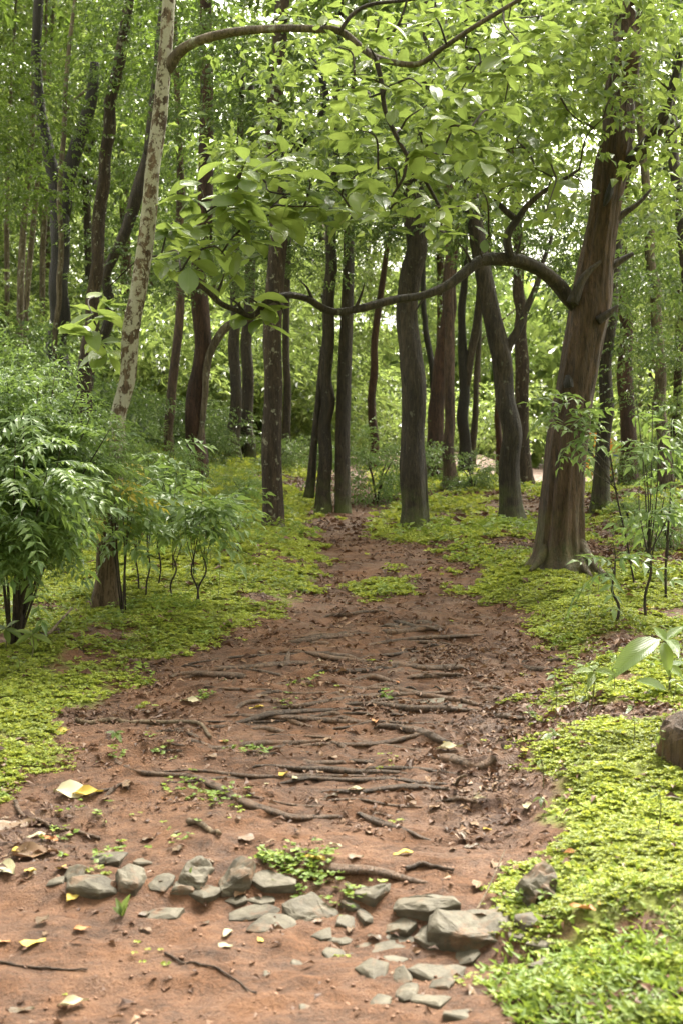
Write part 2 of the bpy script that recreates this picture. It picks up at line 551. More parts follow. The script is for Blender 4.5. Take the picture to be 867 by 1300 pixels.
def ground_mat():
    m, n, l, out = new_mat('forest_floor')
    tc = n.new('ShaderNodeTexCoord'); v = tc.outputs['Object']
    am = n.new('ShaderNodeAttribute'); am.attribute_name = 'moss'
    al = n.new('ShaderNodeAttribute'); al.attribute_name = 'litter'
    # soil
    n1 = noise(n, l, v, 2.3, 6, 0.62)
    n2 = noise(n, l, mapv(n, l, v, (1, 1.6, 1)), 14, 7, 0.66)
    n3 = noise(n, l, v, 95, 5, 0.7)
    soil = ramp(n, [(0.34, (0.040, 0.019, 0.0105)), (0.45, (0.098, 0.048, 0.026)), (0.56, (0.160, 0.078, 0.041)), (0.70, (0.225, 0.115, 0.061))])
    a1 = n.new('ShaderNodeMath'); a1.operation = 'MULTIPLY_ADD'; a1.inputs[1].default_value = 0.55
    l.new(n2.outputs['Fac'], a1.inputs[0])
    a0 = n.new('ShaderNodeMath'); a0.operation = 'MULTIPLY'; a0.inputs[1].default_value = 0.45
    l.new(n1.outputs['Fac'], a0.inputs[0]); l.new(a0.outputs[0], a1.inputs[2])
    l.new(a1.outputs[0], soil.inputs['Fac'])
    gr = ramp(n, [(0.38, (0.30, 0.27, 0.25)), (0.52, (1, 1, 1)), (0.66, (1.6, 1.55, 1.5))])
    l.new(n3.outputs['Fac'], gr.inputs['Fac'])
    soilc = mixc(n, l, 0.38, soil.outputs['Color'], gr.outputs['Color'], 'MULTIPLY')
    # litter soil
    vor = n.new('ShaderNodeTexVoronoi'); vor.inputs['Scale'].default_value = 26
    l.new(v, vor.inputs['Vector'])
    lit = ramp(n, [(0.0, (0.05, 0.025, 0.017)), (0.5, (0.10, 0.055, 0.036)), (1.0, (0.17, 0.10, 0.065))])
    sv = n.new('ShaderNodeSeparateColor'); l.new(vor.outputs['Color'], sv.inputs[0])
    l.new(sv.outputs[0], lit.inputs['Fac'])
    c1 = mixc(n, l, al.outputs['Fac'], soilc, lit.outputs['Color'])
    # moss
    n4 = noise(n, l, v, 38, 6, 0.7)
    ms = ramp(n, [(0.30, (0.085, 0.085, 0.024)), (0.50, (0.15, 0.175, 0.030)), (0.75, (0.235, 0.275, 0.045))])
    l.new(n4.outputs['Fac'], ms.inputs['Fac'])
    n6 = noise(n, l, v, 6, 5, 0.65)
    ma = n.new('ShaderNodeMath'); ma.operation = 'ADD'
    l.new(am.outputs['Fac'], ma.inputs[0])
    mb = n.new('ShaderNodeMath'); mb.operation = 'MULTIPLY_ADD'; mb.inputs[1].default_value = 0.8; mb.inputs[2].default_value = -0.4
    l.new(n6.outputs['Fac'], mb.inputs[0]); l.new(mb.outputs[0], ma.inputs[1])
    mr = n.new('ShaderNodeMapRange'); mr.inputs['From Min'].default_value = 0.52; mr.inputs['From Max'].default_value = 0.85
    l.new(ma.outputs[0], mr.inputs['Value'])
    col = mixc(n, l, mr.outputs[0], c1, ms.outputs['Color'])
    p = n.new('ShaderNodeBsdfPrincipled')
    l.new(col, p.inputs['Base Color'])
    n7 = noise(n, l, v, 5, 4, 0.6)
    rr = n.new('ShaderNodeMapRange'); rr.inputs['To Min'].default_value = 0.5; rr.inputs['To Max'].default_value = 0.9
    rr.inputs['From Min'].default_value = 0.35; rr.inputs['From Max'].default_value = 0.6
    l.new(n7.outputs['Fac'], rr.inputs['Value']); l.new(rr.outputs[0], p.inputs['Roughness'])
    p.inputs['Specular IOR Level'].default_value = 0.28
    b = n.new('ShaderNodeBump'); b.inputs['Strength'].default_value = 1.0; b.inputs['Distance'].default_value = 0.02
    b2 = n.new('ShaderNodeBump'); b2.inputs['Strength'].default_value = 0.6; b2.inputs['Distance'].default_value = 0.03
    l.new(n3.outputs['Fac'], b.inputs['Height']); l.new(n2.outputs['Fac'], b2.inputs['Height'])
    l.new(b2.outputs[0], b.inputs['Normal']); l.new(b.outputs[0], p.inputs['Normal'])
    l.new(p.outputs[0], out.inputs['Surface'])
    return m


M['ground'] = ground_mat()


# ------------------------------------------------------------------ tubes
def catmull(pts, n):
    pts = np.asarray(pts, float)
    if len(pts) < 3:
        t = np.linspace(0, 1, n)[:, None]
        return pts[0] * (1 - t) + pts[-1] * t
    p = np.vstack([2 * pts[0] - pts[1], pts, 2 * pts[-1] - pts[-2]])
    seg = len(pts) - 1
    out = []
    for u in np.linspace(0, seg, n):
        i = min(int(u), seg - 1); t = u - i
        a, b, c, d = p[i], p[i + 1], p[i + 2], p[i + 3]
        out.append(0.5 * ((2 * b) + (-a + c) * t + (2 * a - 5 * b + 4 * c - d) * t * t + (-a + 3 * b - 3 * c + d) * t ** 3))
    return np.array(out)


def tube(pts, rad, n=24, segs=10, rough=0.06, flare=0.0, flare_h=0.25, lobes=5, seed=0, ridges=0.0, squash=1.0):
    """pts (k,3) with rad (k) -> verts, faces"""
    pr = np.column_stack([np.asarray(pts, float), np.asarray(rad, float)])
    c = catmull(pr, n)
    p, r = c[:, :3], np.maximum(c[:, 3], 0.0008)
    t = np.gradient(p, axis=0)
    t /= np.linalg.norm(t, axis=1)[:, None] + 1e-9
    ref = np.array([0.31, 0.95, 0.05]) if abs(t[:, 2]).mean() > 0.6 else np.array([0, 0, 1.0])
    s = np.cross(t, ref); s /= np.linalg.norm(s, axis=1)[:, None] + 1e-9
    u = np.cross(s, t)
    ang = np.linspace(0, 2 * np.pi, segs, endpoint=False)
    A, H = np.meshgrid(ang, np.arange(n))
    arc = np.concatenate([[0], np.cumsum(np.linalg.norm(np.diff(p, axis=0), axis=1))])
    S = arc[:, None] + 0 * A
    rs = float(seed) * 3.7
    nz = fbm(np.cos(A) * 1.3 + rs + S * 1.7, np.sin(A) * 1.3 + S * 2.3 + rs, 51 + seed, 3) - 0.5
    k = 1 + nz * 2 * rough
    if ridges:
        k = k + ridges * (fbm(A * 4.5 + 0.6 * np.sin(S * 2 + A), S * 1.2 + rs, 91 + seed, 3) - 0.5) * (0.5 + 0.5 * np.cos(0))
    if flare:
        ph = seed * 1.3
        lob = 0.55 + 0.45 * np.cos(lobes * A + ph + 0.8 * np.sin(2 * A + ph))
        k = k + flare * np.exp(-S / flare_h) * lob
    rr = r[:, None] * k
    v = p[:, None, :] + s[:, None, :] * (np.cos(A) * rr)[..., None] + u[:, None, :] * (np.sin(A) * rr * squash)[..., None]
    v = v.reshape(-1, 3)
    i = np.arange(n - 1)[:, None] * segs; j = np.arange(segs)[None, :]; j2 = (j + 1) % segs
    f = np.stack([i + j, i + j2, i + segs + j2, i + segs + j], -1).reshape(-1, 4)
    v = np.vstack([v, p[0], p[-1]])
    a, b = len(v) - 2, len(v) - 1
    jj = np.arange(segs); jn = (jj + 1) % segs
    f3 = np.vstack([np.stack([np.full(segs, a), jn, jj], -1), np.stack([np.full(segs, b), (n - 1) * segs + jj, (n - 1) * segs + jn], -1)])
    return v, [f, f3]


# ------------------------------------------------------------------ leaves in bulk
def norm(a):
    return a / (np.linalg.norm(a, axis=-1, keepdims=True) + 1e-9)


def leaves(pos, dirv, up, L, W, full=True, fold=0.25, curl=0.15):
    """diamond leaves folded on the midrib; full: 5 verts/4 tris, else 4 verts/2 tris"""
    n = len(pos)
    d = norm(dirv)
    s = norm(np.cross(d, up)); u = np.cross(s, d)
    L = np.broadcast_to(L, (n,))[:, None]; W = np.broadcast_to(W, (n,))[:, None]
    if full:
        mid = pos + d * L * 0.45
        tip = pos + d * L - u * L * curl
        l = pos + d * L * 0.42 - s * W * 0.5 + u * W * fold
        r = pos + d * L * 0.42 + s * W * 0.5 + u * W * fold
        v = np.stack([pos, l, mid, r, tip], 1).reshape(-1, 3)
        b = np.arange(n)[:, None] * 5
        f = np.concatenate([b + np.array([[0, 3, 2]]), b + np.array([[0, 2, 1]]), b + np.array([[2, 3, 4]]), b + np.array([[2, 4, 1]])])
    else:
        tip = pos + d * L - u * L * curl
        l = pos + d * L * 0.42 - s * W * 0.5 + u * W * fold
        r = pos + d * L * 0.42 + s * W * 0.5 + u * W * fold
        v = np.stack([pos, l, tip, r], 1).reshape(-1, 3)
        b = np.arange(n)[:, None] * 4
        f = np.concatenate([b + np.array([[0, 3, 2]]), b + np.array([[0, 2, 1]])])
    return v, f


def rand_dir(n, rng):
    return norm(rng.normal(size=(n, 3)))


def spray_leaves(O, A, S, k, L, W, rng, full=False, droop=0.35):
    """k leaves along each spray (origin O, axis A, length S)"""
    n = len(O)
    A = norm(A)
    t = (np.arange(k)[None, :] + rng.random((n, k))) / k
    side = norm(np.cross(A, np.array([0, 0, 1.0]) + 0.4 * rng.normal(size=(n, 3))))
    sg = np.where(np.arange(k) % 2 == 0, 1.0, -1.0)[None, :]
    pos = O[:, None, :] + A[:, None, :] * (t * S[:, None])[..., None]
    pos[..., 2] -= droop * (t ** 2) * S[:, None] * 0.6
    d = A[:, None, :] * 0.6 + side[:, None, :] * sg[..., None] * 0.8 + 0.35 * rng.normal(size=(n, k, 3))
    d[..., 2] -= droop
    up = np.array([0, 0, 1.0]) + 0.45 * rng.normal(size=(n, k, 3))
    sc = rng.uniform(0.65, 1.2, (n, k))
    return leaves(pos.reshape(-1, 3), d.reshape(-1, 3), up.reshape(-1, 3), (L * sc).ravel(), (W * sc).ravel(), full)


def crown_mesh(name, mat, rad, clumps, sprays, k, L, W, seed, full=False, droop=0.35, shell=0.35, spread=0.28, spray_len=0.5):
    rng = np.random.default_rng(seed)
    c = rand_dir(clumps, rng) * (rng.uniform(shell, 1.0, clumps) ** 0.6)[:, None]
    c = c * np.array(rad)
    cs = rng.uniform(0.6, 1.35, clumps)
    idx = np.repeat(np.arange(clumps), sprays)
    O = c[idx] + rng.normal(size=(len(idx), 3)) * np.array(rad) * spread * 0.62 * cs[idx][:, None] * np.array([1, 1, 0.6])
    A = norm(O - c[idx]) * 0.9 + norm(c[idx] + 1e-3) * 0.5 + rand_dir(len(idx), rng) * 0.6
    A[:, 2] = A[:, 2] * 0.5 - 0.10
    S = rng.uniform(0.5, 1.2, len(idx)) * spray_len
    v, f = spray_leaves(O, A, S, k, L, W, rng, full, droop)
    return mesh_np(name, v, f, mat, smooth=False)


# crown meshes shared between trees
CR = {}
CR['mid'] = [crown_mesh('crown', M['leaf_mid'], (2.5, 2.5, 1.9), 26, 16, 8, 0.16, 0.07, 100 + q) for q in range(3)]
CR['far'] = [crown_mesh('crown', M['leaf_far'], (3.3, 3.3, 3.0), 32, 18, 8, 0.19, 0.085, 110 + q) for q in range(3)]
CR['dark'] = [crown_mesh('crown', M['leaf_dark'], (2.7, 2.7, 2.2), 30, 14, 7, 0.19, 0.085, 120 + q) for q in range(2)]
CR['broad'] = [crown_mesh('crown', M['leaf_broad'], (1.2, 1.0, 0.8), 20, 14, 6, 0.105, 0.052, 170 + q, full=True, shell=0.2, spray_len=0.4) for q in range(3)]
CR['spray'] = [crown_mesh('crown', M['leaf_broad'], (0.62, 0.55, 0.36), 11, 4, 4, 0.115, 0.062, 180 + q, full=True, shell=0.2, spray_len=0.25) for q in range(4)]
CR['bush_mid'] = [crown_mesh('foliage', M['leaf_mid'], (1.1, 1.1, 0.8), 22, 16, 9, 0.11, 0.045, 130 + q, shell=0.2) for q in range(2)]
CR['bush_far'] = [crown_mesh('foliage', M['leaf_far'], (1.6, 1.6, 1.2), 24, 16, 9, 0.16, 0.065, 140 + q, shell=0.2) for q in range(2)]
CR['bush_frond'] = [crown_mesh('foliage', M['leaf_frond'], (1.0, 1.0, 0.75), 22, 16, 10, 0.105, 0.036, 150 + q, shell=0.2, full=True) for q in range(2)]
CR['sapling'] = [crown_mesh('foliage', M['leaf_frond'], (0.42, 0.42, 0.36), 12, 9, 9, 0.085, 0.032, 160 + q, shell=0.1, full=True, spray_len=0.3) for q in range(3)]


# ------------------------------------------------------------------ trees of the photograph
def tree(name, label, spine, mat, d=None, flare=0.85, crown=None, group=None, ext=2.0, segs=14, n=40, cat='tree', ridges=0.16, lean_y=0.0, rough=0.10, seed=None, buried=0.18):
    """spine: (px, row, width px) from the base up"""
    b = hit(spine[0][0], spine[0][1]) if d is None else None
    dd = d if d is not None else b[1]
    pts, rad = [], []
    for k, (px, row, w) in enumerate(spine):
        q = P(px, row, dd + lean_y * k / max(1, len(spine) - 1))
        pts.append(q); rad.append(w * 0.93 / 2 / F * dd)
    if b is not None:
        pts[0] = b
    else:
        g = gz(pts[0][0], pts[0][1])
        if pts[0][2] > g:
            pts.insert(0, np.array([pts[0][0], pts[0][1], g])); rad.insert(0, rad[0] * 1.1)
        else:
            pts[0][2] = g
    base = pts[0].copy()
    rj = random.Random(name + label)
    p2, r2 = [pts[0]], [rad[0]]
    for k in range(1, len(pts)):
        if np.linalg.norm(pts[k] - pts[k - 1]) > 0.5:
            w_ = rad[k] * 0.55
            p2.append((pts[k] + pts[k - 1]) / 2 + np.array([rj.uniform(-w_, w_), rj.uniform(-w_, w_), 0])); r2.append((rad[k] + rad[k - 1]) / 2 * rj.uniform(0.93, 1.09))
        p2.append(pts[k]); r2.append(rad[k])
    pts, rad = p2, r2
    if ext:
        dirv = norm(pts[-1] - pts[-2])
        dirv[2] = max(dirv[2], 0.6)
        pts.append(pts[-1] + norm(dirv) * ext); rad.append(rad[-1] * 0.55)
    pts.insert(0, pts[0] - np.array([0, 0, buried])); rad.insert(0, rad[0] * 1.02)
    loc = pts[:]
    loc = np.array(loc) - base
    t = thing(name, label, cat, tuple(base), group)
    sd_ = seed if seed is not None else int(abs(base[0] * 37 + base[1] * 11)) % 97
    v, f = tube(loc, rad, n, segs, rough, flare, 0.32, random.choice([4, 5, 6]), sd_, ridges)
    part('trunk', mesh_np('trunk', v, f, mat), t)
    t['_top'] = [float(q) for q in pts[-1]]
    if crown:
        for (mesh, off, s) in crown:
            o = part('crown', mesh, t)
            o.location = Vector(loc[-1]) + Vector(off)
            o.rotation_euler = (0, 0, random.uniform(0, 6.28))
            o.scale = (s, s, s * random.uniform(0.85, 1.1))
    return t, base, dd


def limb(t, base, spine, d, mat, name='limb', n=22, segs=9, dy=0.0, rough=0.12):
    pts = [P(px, row, d + dy * k / max(1, len(spine) - 1)) - base for k, (px, row, w) in enumerate(spine)]
    rad = [w / 2 / F * d for (_, _, w) in spine]
    v, f = tube(pts, rad, n, segs, rough, seed=len(spine))
    part(name, mesh_np(name, v, f, mat), t)
    return [p + base for p in pts]


def crowns(kind, *specs):
    return [(random.choice(CR[kind]), off, s) for off, s in specs]


TREES = {}
# --- T1: pale lichen trunk on the left
T1, b1, d1 = tree('pale_barked_tree', 'slender tree with pale lichen covered bark leaning right beside the big left shrub',
                  [(137, 768, 40), (138, 735, 31), (137, 690, 27), (143, 630, 25), (150, 580, 23), (163, 480, 23), (178, 360, 23), (190, 270, 22), (203, 150, 21), (211, 60, 19), (215, 0, 18)],
                  M['bark_pale'], flare=0.6, ext=1.6, segs=20, n=80, crown=crowns('mid', ((0.3, 0.4, 2.2), 0.7)), seed=3, ridges=0.06)
arc1 = limb(T1, b1, [(213, 88, 17), (228, 66, 14), (250, 53, 12), (290, 42, 11), (345, 37, 10), (400, 37, 9), (432, 40, 9), (460, 62, 9), (482, 75, 8), (528, 82, 7), (560, 62, 6), (600, 35, 5.5), (650, 5, 5), (690, -20, 4)], d1, M['bark_grey'], n=90, segs=12, dy=-0.8, rough=0.22)
arc2 = limb(T1, b1, [(477, 74, 7), (484, 105, 6.5), (490, 145, 6), (512, 190, 5.5), (530, 215, 5), (548, 245, 4.5), (562, 275, 4), (566, 305, 3)], d1 - 0.55, M['twig'], n=34)
arc3 = limb(T1, b1, [(432, 40, 6), (446, 20, 5.5), (470, 6, 5), (520, 0, 4), (560, -8, 3)], d1 - 0.45, M['twig'], n=16)
arc4 = limb(T1, b1, [(516, 200, 4), (512, 225, 3.6), (498, 248, 3), (490, 262, 2)], d1 - 0.55, M['twig'], n=12)
arc5 = limb(T1, b1, [(482, 60, 4), (505, 32, 3.5), (515, 5, 3), (520, -15, 2.5)], d1 - 0.55, M['twig'], n=12)

# --- T9: big reddish tree on the right
T9, b9, d9 = tree('broad_trunk_tree', 'thick reddish brown tree with a flared base and a long arching limb over the path',
                  [(711, 722, 80), (711, 706, 66), (711, 688, 59), (712, 665, 56), (713, 640, 55), (720, 560, 53), (730, 490, 51), (741, 430, 51), (750, 385, 54), (757, 335, 46), (768, 270, 41), (775, 220, 43), (785, 120, 38), (795, 30, 35), (800, -20, 33)],
                  M['bark_red'], flare=0.5, ext=2.2, segs=72, n=260, crown=crowns('mid', ((0.3, 0.6, 2.6), 0.9)), seed=5, ridges=0.36, rough=0.06)
limb9 = limb(T9, b9, [(742, 392, 30), (722, 380, 21), (706, 360, 18), (685, 343, 16), (660, 332, 16), (632, 329, 15), (608, 332, 14), (588, 347, 12), (565, 363, 11), (535, 375, 10), (500, 381, 10), (460, 391, 9), (428, 396, 9), (410, 391, 9), (390, 379, 8), (365, 375, 8), (340, 383, 7.5), (322, 401, 7), (305, 396, 6), (285, 388, 6), (270, 376, 5.5), (250, 357, 5), (230, 345, 3.5)], d9, M['bark_dark'], n=160, segs=14, dy=-1.5, rough=0.24)
for k, (ii, dx, dz) in enumerate([(25, 6, 26), (38, -14, 20), (52, -10, -18), (66, 8, 22), (80, -12, 18), (92, 10, -16), (104, -14, 14), (116, 9, 20)]):
    q = catmull(np.array(limb9), 130)[ii]
    e = q + np.array([dx, random.uniform(-14, 4), dz]) / F * d9 * 1.3
    v, f = tube([q - b9, (q + e) / 2 - b9 + np.array([0.01, 0, 0.015]), e - b9], [0.016, 0.009, 0.003], 10, 6, 0.15)
    part('twig', mesh_np('twig', v, f, M['bark_dark']), T9)
up9 = limb(T9, b9, [(648, 328, 11), (643, 308, 11), (646, 293, 10), (657, 278, 9), (668, 262, 7.5), (690, 243, 6), (718, 226, 5), (735, 215, 3)], d9 - 0.35, M['bark_dark'], n=34)
up9b = limb(T9, b9, [(657, 280, 9), (644, 270, 8), (632, 258, 7), (628, 250, 5)], d9 - 0.35, M['bark_dark'], n=12)
fork9 = limb(T9, b9, [(776, 235, 24), (792, 215, 20), (808, 198, 19), (824, 178, 17), (838, 158, 14), (850, 120, 11), (862, 80, 9), (875, 40, 7)], d9, M['bark_dark'], n=34, segs=12, dy=-0.4)
kn1 = limb(T9, b9, [(726, 385, 16), (737, 358, 11), (748, 344, 8), (762, 332, 4)], d9 - 0.2, M['bark_dark'], n=14)
kn2 = limb(T9, b9, [(758, 408, 12), (772, 398, 9), (784, 388, 4)], d9 - 0.15, M['bark_dark'], n=10)
kn3 = limb(T9, b9, [(768, 345, 12), (785, 332, 9), (803, 322, 5)], d9, M['bark_dark'], n=10)
kn4 = limb(T9, b9, [(770, 285, 14), (790, 272, 9), (812, 256, 6), (826, 240, 3)], d9, M['bark_dark'], n=12)
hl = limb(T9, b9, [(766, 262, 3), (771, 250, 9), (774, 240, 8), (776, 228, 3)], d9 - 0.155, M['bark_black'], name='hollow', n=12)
kn5 = limb(T9, b9, [(722, 492, 12), (721, 484, 12), (720, 476, 5)], d9 - 0.195, M['bark_black'], name='knot', n=8)
for k, (sp, dz) in enumerate([([(728, 668, 12), (738, 692, 13), (748, 710, 11), (762, 726, 8), (780, 736, 4)], 0.02), ([(716, 668, 12), (720, 697, 15), (725, 720, 12), (732, 738, 5)], 0.06),
                              ([(699, 668, 12), (692, 696, 13), (684, 713, 10), (672, 725, 4)], 0.02), ([(706, 668, 12), (704, 700, 14), (700, 722, 11), (696, 736, 5)], 0.06), ([(722, 668, 12), (731, 700, 14), (739, 718, 10), (750, 733, 5)], 0.05)]):
    limb(T9, b9, sp, d9 + dz, M['bark_grey'] if k in (0, 4) else M['bark_red'], name='root', n=26, segs=12, dy=-0.36, rough=0.25)

# --- mid trees
def mt(key, name, label, spine, mat, **kw):
    TREES[key] = tree(name, label, spine, mat, **kw)
    return TREES[key]


def sub(key, *a, **kw):
    t, b, d = TREES[key]
    return limb(t, b, a[0], d, *a[1:], **kw)


mt('T2', 'speckled_tree', 'straight grey brown tree with white lichen patches at the left edge of the path',
   [(347, 672, 30), (347, 640, 27), (347, 500, 25), (350, 350, 24), (349, 200, 22), (355, 80, 19), (360, -10, 18)], M['bark_mottle'], flare=0.3, n=60, segs=18, ext=3, crown=crowns('mid', ((0, 0.3, 2.4), 1.15)))
sub('T2', [(352, 200, 14), (372, 190, 11), (396, 165, 10), (412, 138, 9), (414, 118, 8), (404, 90, 7), (392, 62, 5), (394, 20, 4)], M['bark_black'], n=26)
mt('T3', 'brown_tree', 'dark red brown tree standing behind the thin bent tree on the left slope',
   [(248, 612, 30), (249, 560, 27), (250, 500, 26), (256, 400, 24), (259, 300, 22), (262, 200, 21), (263, 100, 18), (262, 0, 16)], M['bark_orange'], n=50, ext=3, crown=crowns('dark', ((0, 0.3, 2.4), 1.2)))
mt('T3b', 'bent_tree', 'thin pale stemmed tree bending over to the right beside the dark red brown tree',
   [(247, 614, 9), (252, 570, 8), (259, 520, 8), (262, 470, 9), (270, 442, 11), (288, 415, 12), (318, 403, 10), (345, 392, 7), (362, 370, 5)], M['bark_grey'], flare=0.2, n=46, segs=9, ext=0, ridges=0.05)
mt('T4', 'dark_tree', 'dark trunk in deep shade behind the speckled tree, left of its twin',
   [(297, 586, 20), (298, 540, 17), (299, 470, 15), (300, 400, 14), (300, 300, 12)], M['bark_dark'], n=30, ext=3.5, crown=crowns('dark', ((0, 0, 0.6), 1.2)))
mt('T4b', 'dark_tree', 'dark trunk in deep shade behind the speckled tree, right of its twin',
   [(314, 585, 20), (313, 540, 17), (315, 470, 16), (316, 400, 15), (318, 300, 13)], M['bark_dark'], n=30, ext=3.5, crown=crowns('dark', ((0, 0, 0.9), 1.1)))
mt('T4c', 'dark_tree', 'narrow dark trunk showing just right of the speckled trunk',
   [(364, 592, 12), (364, 540, 11), (363, 450, 10), (365, 350, 9)], M['bark_dark'], n=24, ext=4, crown=crowns('dark', ((0, 0, 0.4), 1.0)))
mt('T5', 'double_tree', 'black barked tree with two close stems behind the path bend',
   [(411, 652, 26), (411, 620, 20), (412, 540, 18), (413, 480, 17), (417, 380, 16), (420, 300, 15), (424, 200, 16), (430, 80, 13)], M['bark_dark'], flare=0.4, n=56, segs=16, ext=2.5, crown=crowns('mid', ((-0.6, 0.4, 1.0), 1.2)))
sub('T5', [(436, 660, 28), (435, 640, 21), (435, 560, 19), (437, 480, 18), (441, 380, 16), (443, 300, 14), (444, 200, 14), (452, 90, 10)], M['bark_dark'], name='stem', n=50, segs=14, rough=0.06)
sub('T5', [(392, 632, 15), (395, 610, 12), (399, 560, 9), (405, 500, 8), (409, 440, 5)], M['bark_dark'], name='buttress', n=20)
mt('T6', 'dark_straight_tree', 'stout dark straight trunk right beside the far end of the path',
   [(525, 671, 38), (525, 640, 33), (523, 550, 32), (521, 450, 31), (521, 350, 31), (525, 280, 29), (535, 200, 25), (543, 100, 20)], M['bark_dark'], flare=0.3, n=70, segs=20, ext=2.5, crown=crowns('mid', ((0.3, 0.4, 1.0), 1.2)))
sub('T6', [(541, 675, 12), (540, 650, 9), (538, 600, 7), (536, 560, 4)], M['bark_dark'], name='stem', n=14)
mt('T7', 'leaning_tree', 'rusty red trunk leaning right behind the stout dark straight trunk',
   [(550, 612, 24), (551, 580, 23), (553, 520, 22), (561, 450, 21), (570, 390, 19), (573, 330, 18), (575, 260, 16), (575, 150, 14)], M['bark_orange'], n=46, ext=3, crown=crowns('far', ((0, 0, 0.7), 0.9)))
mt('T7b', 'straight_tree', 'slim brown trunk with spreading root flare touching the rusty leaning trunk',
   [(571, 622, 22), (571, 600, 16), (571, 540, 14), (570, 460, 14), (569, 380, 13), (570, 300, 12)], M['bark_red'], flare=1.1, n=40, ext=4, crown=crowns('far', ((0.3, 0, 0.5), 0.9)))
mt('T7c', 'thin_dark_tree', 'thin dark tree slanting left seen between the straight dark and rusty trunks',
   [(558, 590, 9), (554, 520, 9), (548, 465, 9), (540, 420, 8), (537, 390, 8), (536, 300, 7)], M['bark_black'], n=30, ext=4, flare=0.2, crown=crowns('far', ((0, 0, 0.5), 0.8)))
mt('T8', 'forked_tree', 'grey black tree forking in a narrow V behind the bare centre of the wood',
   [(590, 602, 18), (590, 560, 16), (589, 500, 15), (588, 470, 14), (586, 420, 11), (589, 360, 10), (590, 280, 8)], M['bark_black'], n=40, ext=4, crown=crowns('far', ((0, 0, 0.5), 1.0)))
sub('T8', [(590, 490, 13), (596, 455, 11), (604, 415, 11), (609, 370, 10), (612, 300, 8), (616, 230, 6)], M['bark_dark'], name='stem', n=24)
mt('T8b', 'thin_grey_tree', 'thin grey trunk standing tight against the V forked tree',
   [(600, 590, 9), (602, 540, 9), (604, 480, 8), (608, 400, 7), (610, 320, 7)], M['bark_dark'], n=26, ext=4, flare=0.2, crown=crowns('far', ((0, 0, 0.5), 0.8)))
mt('T10', 'curved_tree', 'dark trunk curving up to the left, with a slim side branch',
   [(650, 668, 34), (648, 640, 28), (645, 590, 27), (641, 510, 27), (635, 450, 27), (624, 400, 25), (613, 345, 23), (605, 295, 21), (598, 220, 19), (598, 120, 16)], M['bark_dark'], flare=0.6, n=70, segs=20, ext=2.5, crown=crowns('mid', ((0.2, 0.5, 1.0), 1.2)))
sub('T10', [(638, 455, 15), (646, 436, 12), (656, 420, 11), (668, 392, 9), (680, 364, 8), (688, 335, 6), (700, 300, 4)], M['bark_dark'], n=24)
mt('T10b', 'mottled_tree', 'mottled straight trunk between the curving dark trunk and the thick reddish tree',
   [(665, 618, 22), (664, 590, 19), (662, 500, 18), (660, 420, 17), (657, 370, 16), (655, 280, 14)], M['bark_mottle'], n=36, ext=4, crown=crowns('far', ((0, 0, 0.6), 1.0)))
mt('T10c', 'reddish_thin_tree', 'thin reddish trunk peeking out left of the curving dark trunk',
   [(633, 604, 10), (633, 560, 9), (632, 500, 8), (625, 430, 7), (622, 380, 6)], M['bark_orange'], n=24, ext=4, flare=0.2, crown=crowns('far', ((0, 0, 0.5), 0.8)))
mt('T11', 'two_tone_tree', 'medium dark trunk just right of the thick reddish tree',
   [(761, 652, 26), (763, 610, 21), (765, 560, 19), (768, 480, 18), (773, 420, 16), (778, 360, 15), (782, 260, 13)], M['bark_dark'], n=40, ext=3, crown=crowns('mid', ((0.2, 0.4, 1.0), 1.1)))
mt('T12', 'brown_trunk_tree', 'brown trunk behind the low leafy bank on the right',
   [(798, 622, 26), (797, 590, 22), (796, 520, 21), (793, 450, 19), (790, 380, 17), (790, 280, 14)], M['bark_orange'], n=36, ext=3, crown=crowns('far', ((0.3, 0.3, 0.8), 1.0)))
mt('T14', 'pale_trunk_tree', 'pale grey trunk behind the sapling at the right edge',
   [(845, 640, 18), (842, 560, 17), (838, 480, 16), (832, 400, 15), (824, 330, 14), (820, 240, 12)], M['bark_grey'], d=17.5, n=36, ext=3, crown=crowns('far', ((0.2, 0.3, 0.6), 0.9)))
mt('T15', 'right_edge_tree', 'dark trunk cut off by the right edge at the top',
   [(905, 700, 20), (890, 500, 18), (862, 260, 15), (850, 130, 14), (862, 70, 12), (880, 0, 10)], M['bark_dark'], d=14.5, n=36, ext=2, crown=crowns('mid', ((0.5, 0.3, 0.6), 1.0)))
mt('T16', 'reddish_slim_tree', 'slim reddish trunk standing alone behind the bushes in the centre',
   [(473, 590, 13), (473, 540, 12), (475, 470, 11), (479, 400, 10), (487, 345, 8), (497, 290, 6)], M['bark_orange'], d=31, n=30, ext=4, flare=0.2, crown=crowns('far', ((0, 0, 0.5), 0.9)))
# left background
mt('L1', 'forked_black_tree', 'big black tree forking into two thick arms at the far left',
   [(78, 470, 30), (77, 405, 27), (77, 330, 25), (76, 270, 26), (70, 230, 19), (62, 190, 17), (53, 150, 15), (46, 80, 14), (50, 0, 13)], M['bark_black'], n=56, segs=16, ext=3, flare=0.3, crown=crowns('dark', ((0, 0.3, 2.6), 1.2)), d=21.0)
sub('L1', [(78, 275, 22), (88, 222, 20), (99, 182, 19), (110, 150, 17), (118, 118, 15), (121, 80, 12)], M['bark_black'], name='stem', n=24, segs=14)
mt('L1b', 'pale_thin_tree', 'thin pale stem rising in front of the big black forked tree',
   [(70, 430, 8), (76, 380, 8), (78, 330, 8), (76, 260, 7), (82, 170, 7), (85, 95, 6), (96, 0, 5)], M['bark_grey'], n=36, segs=8, ext=2, flare=0.1, d=19.5, crown=crowns('dark', ((0, 0.3, 0.8), 0.6)))
sub('L1b', [(84, 140, 5), (98, 125, 4), (112, 113, 3)], M['bark_grey'], n=10)
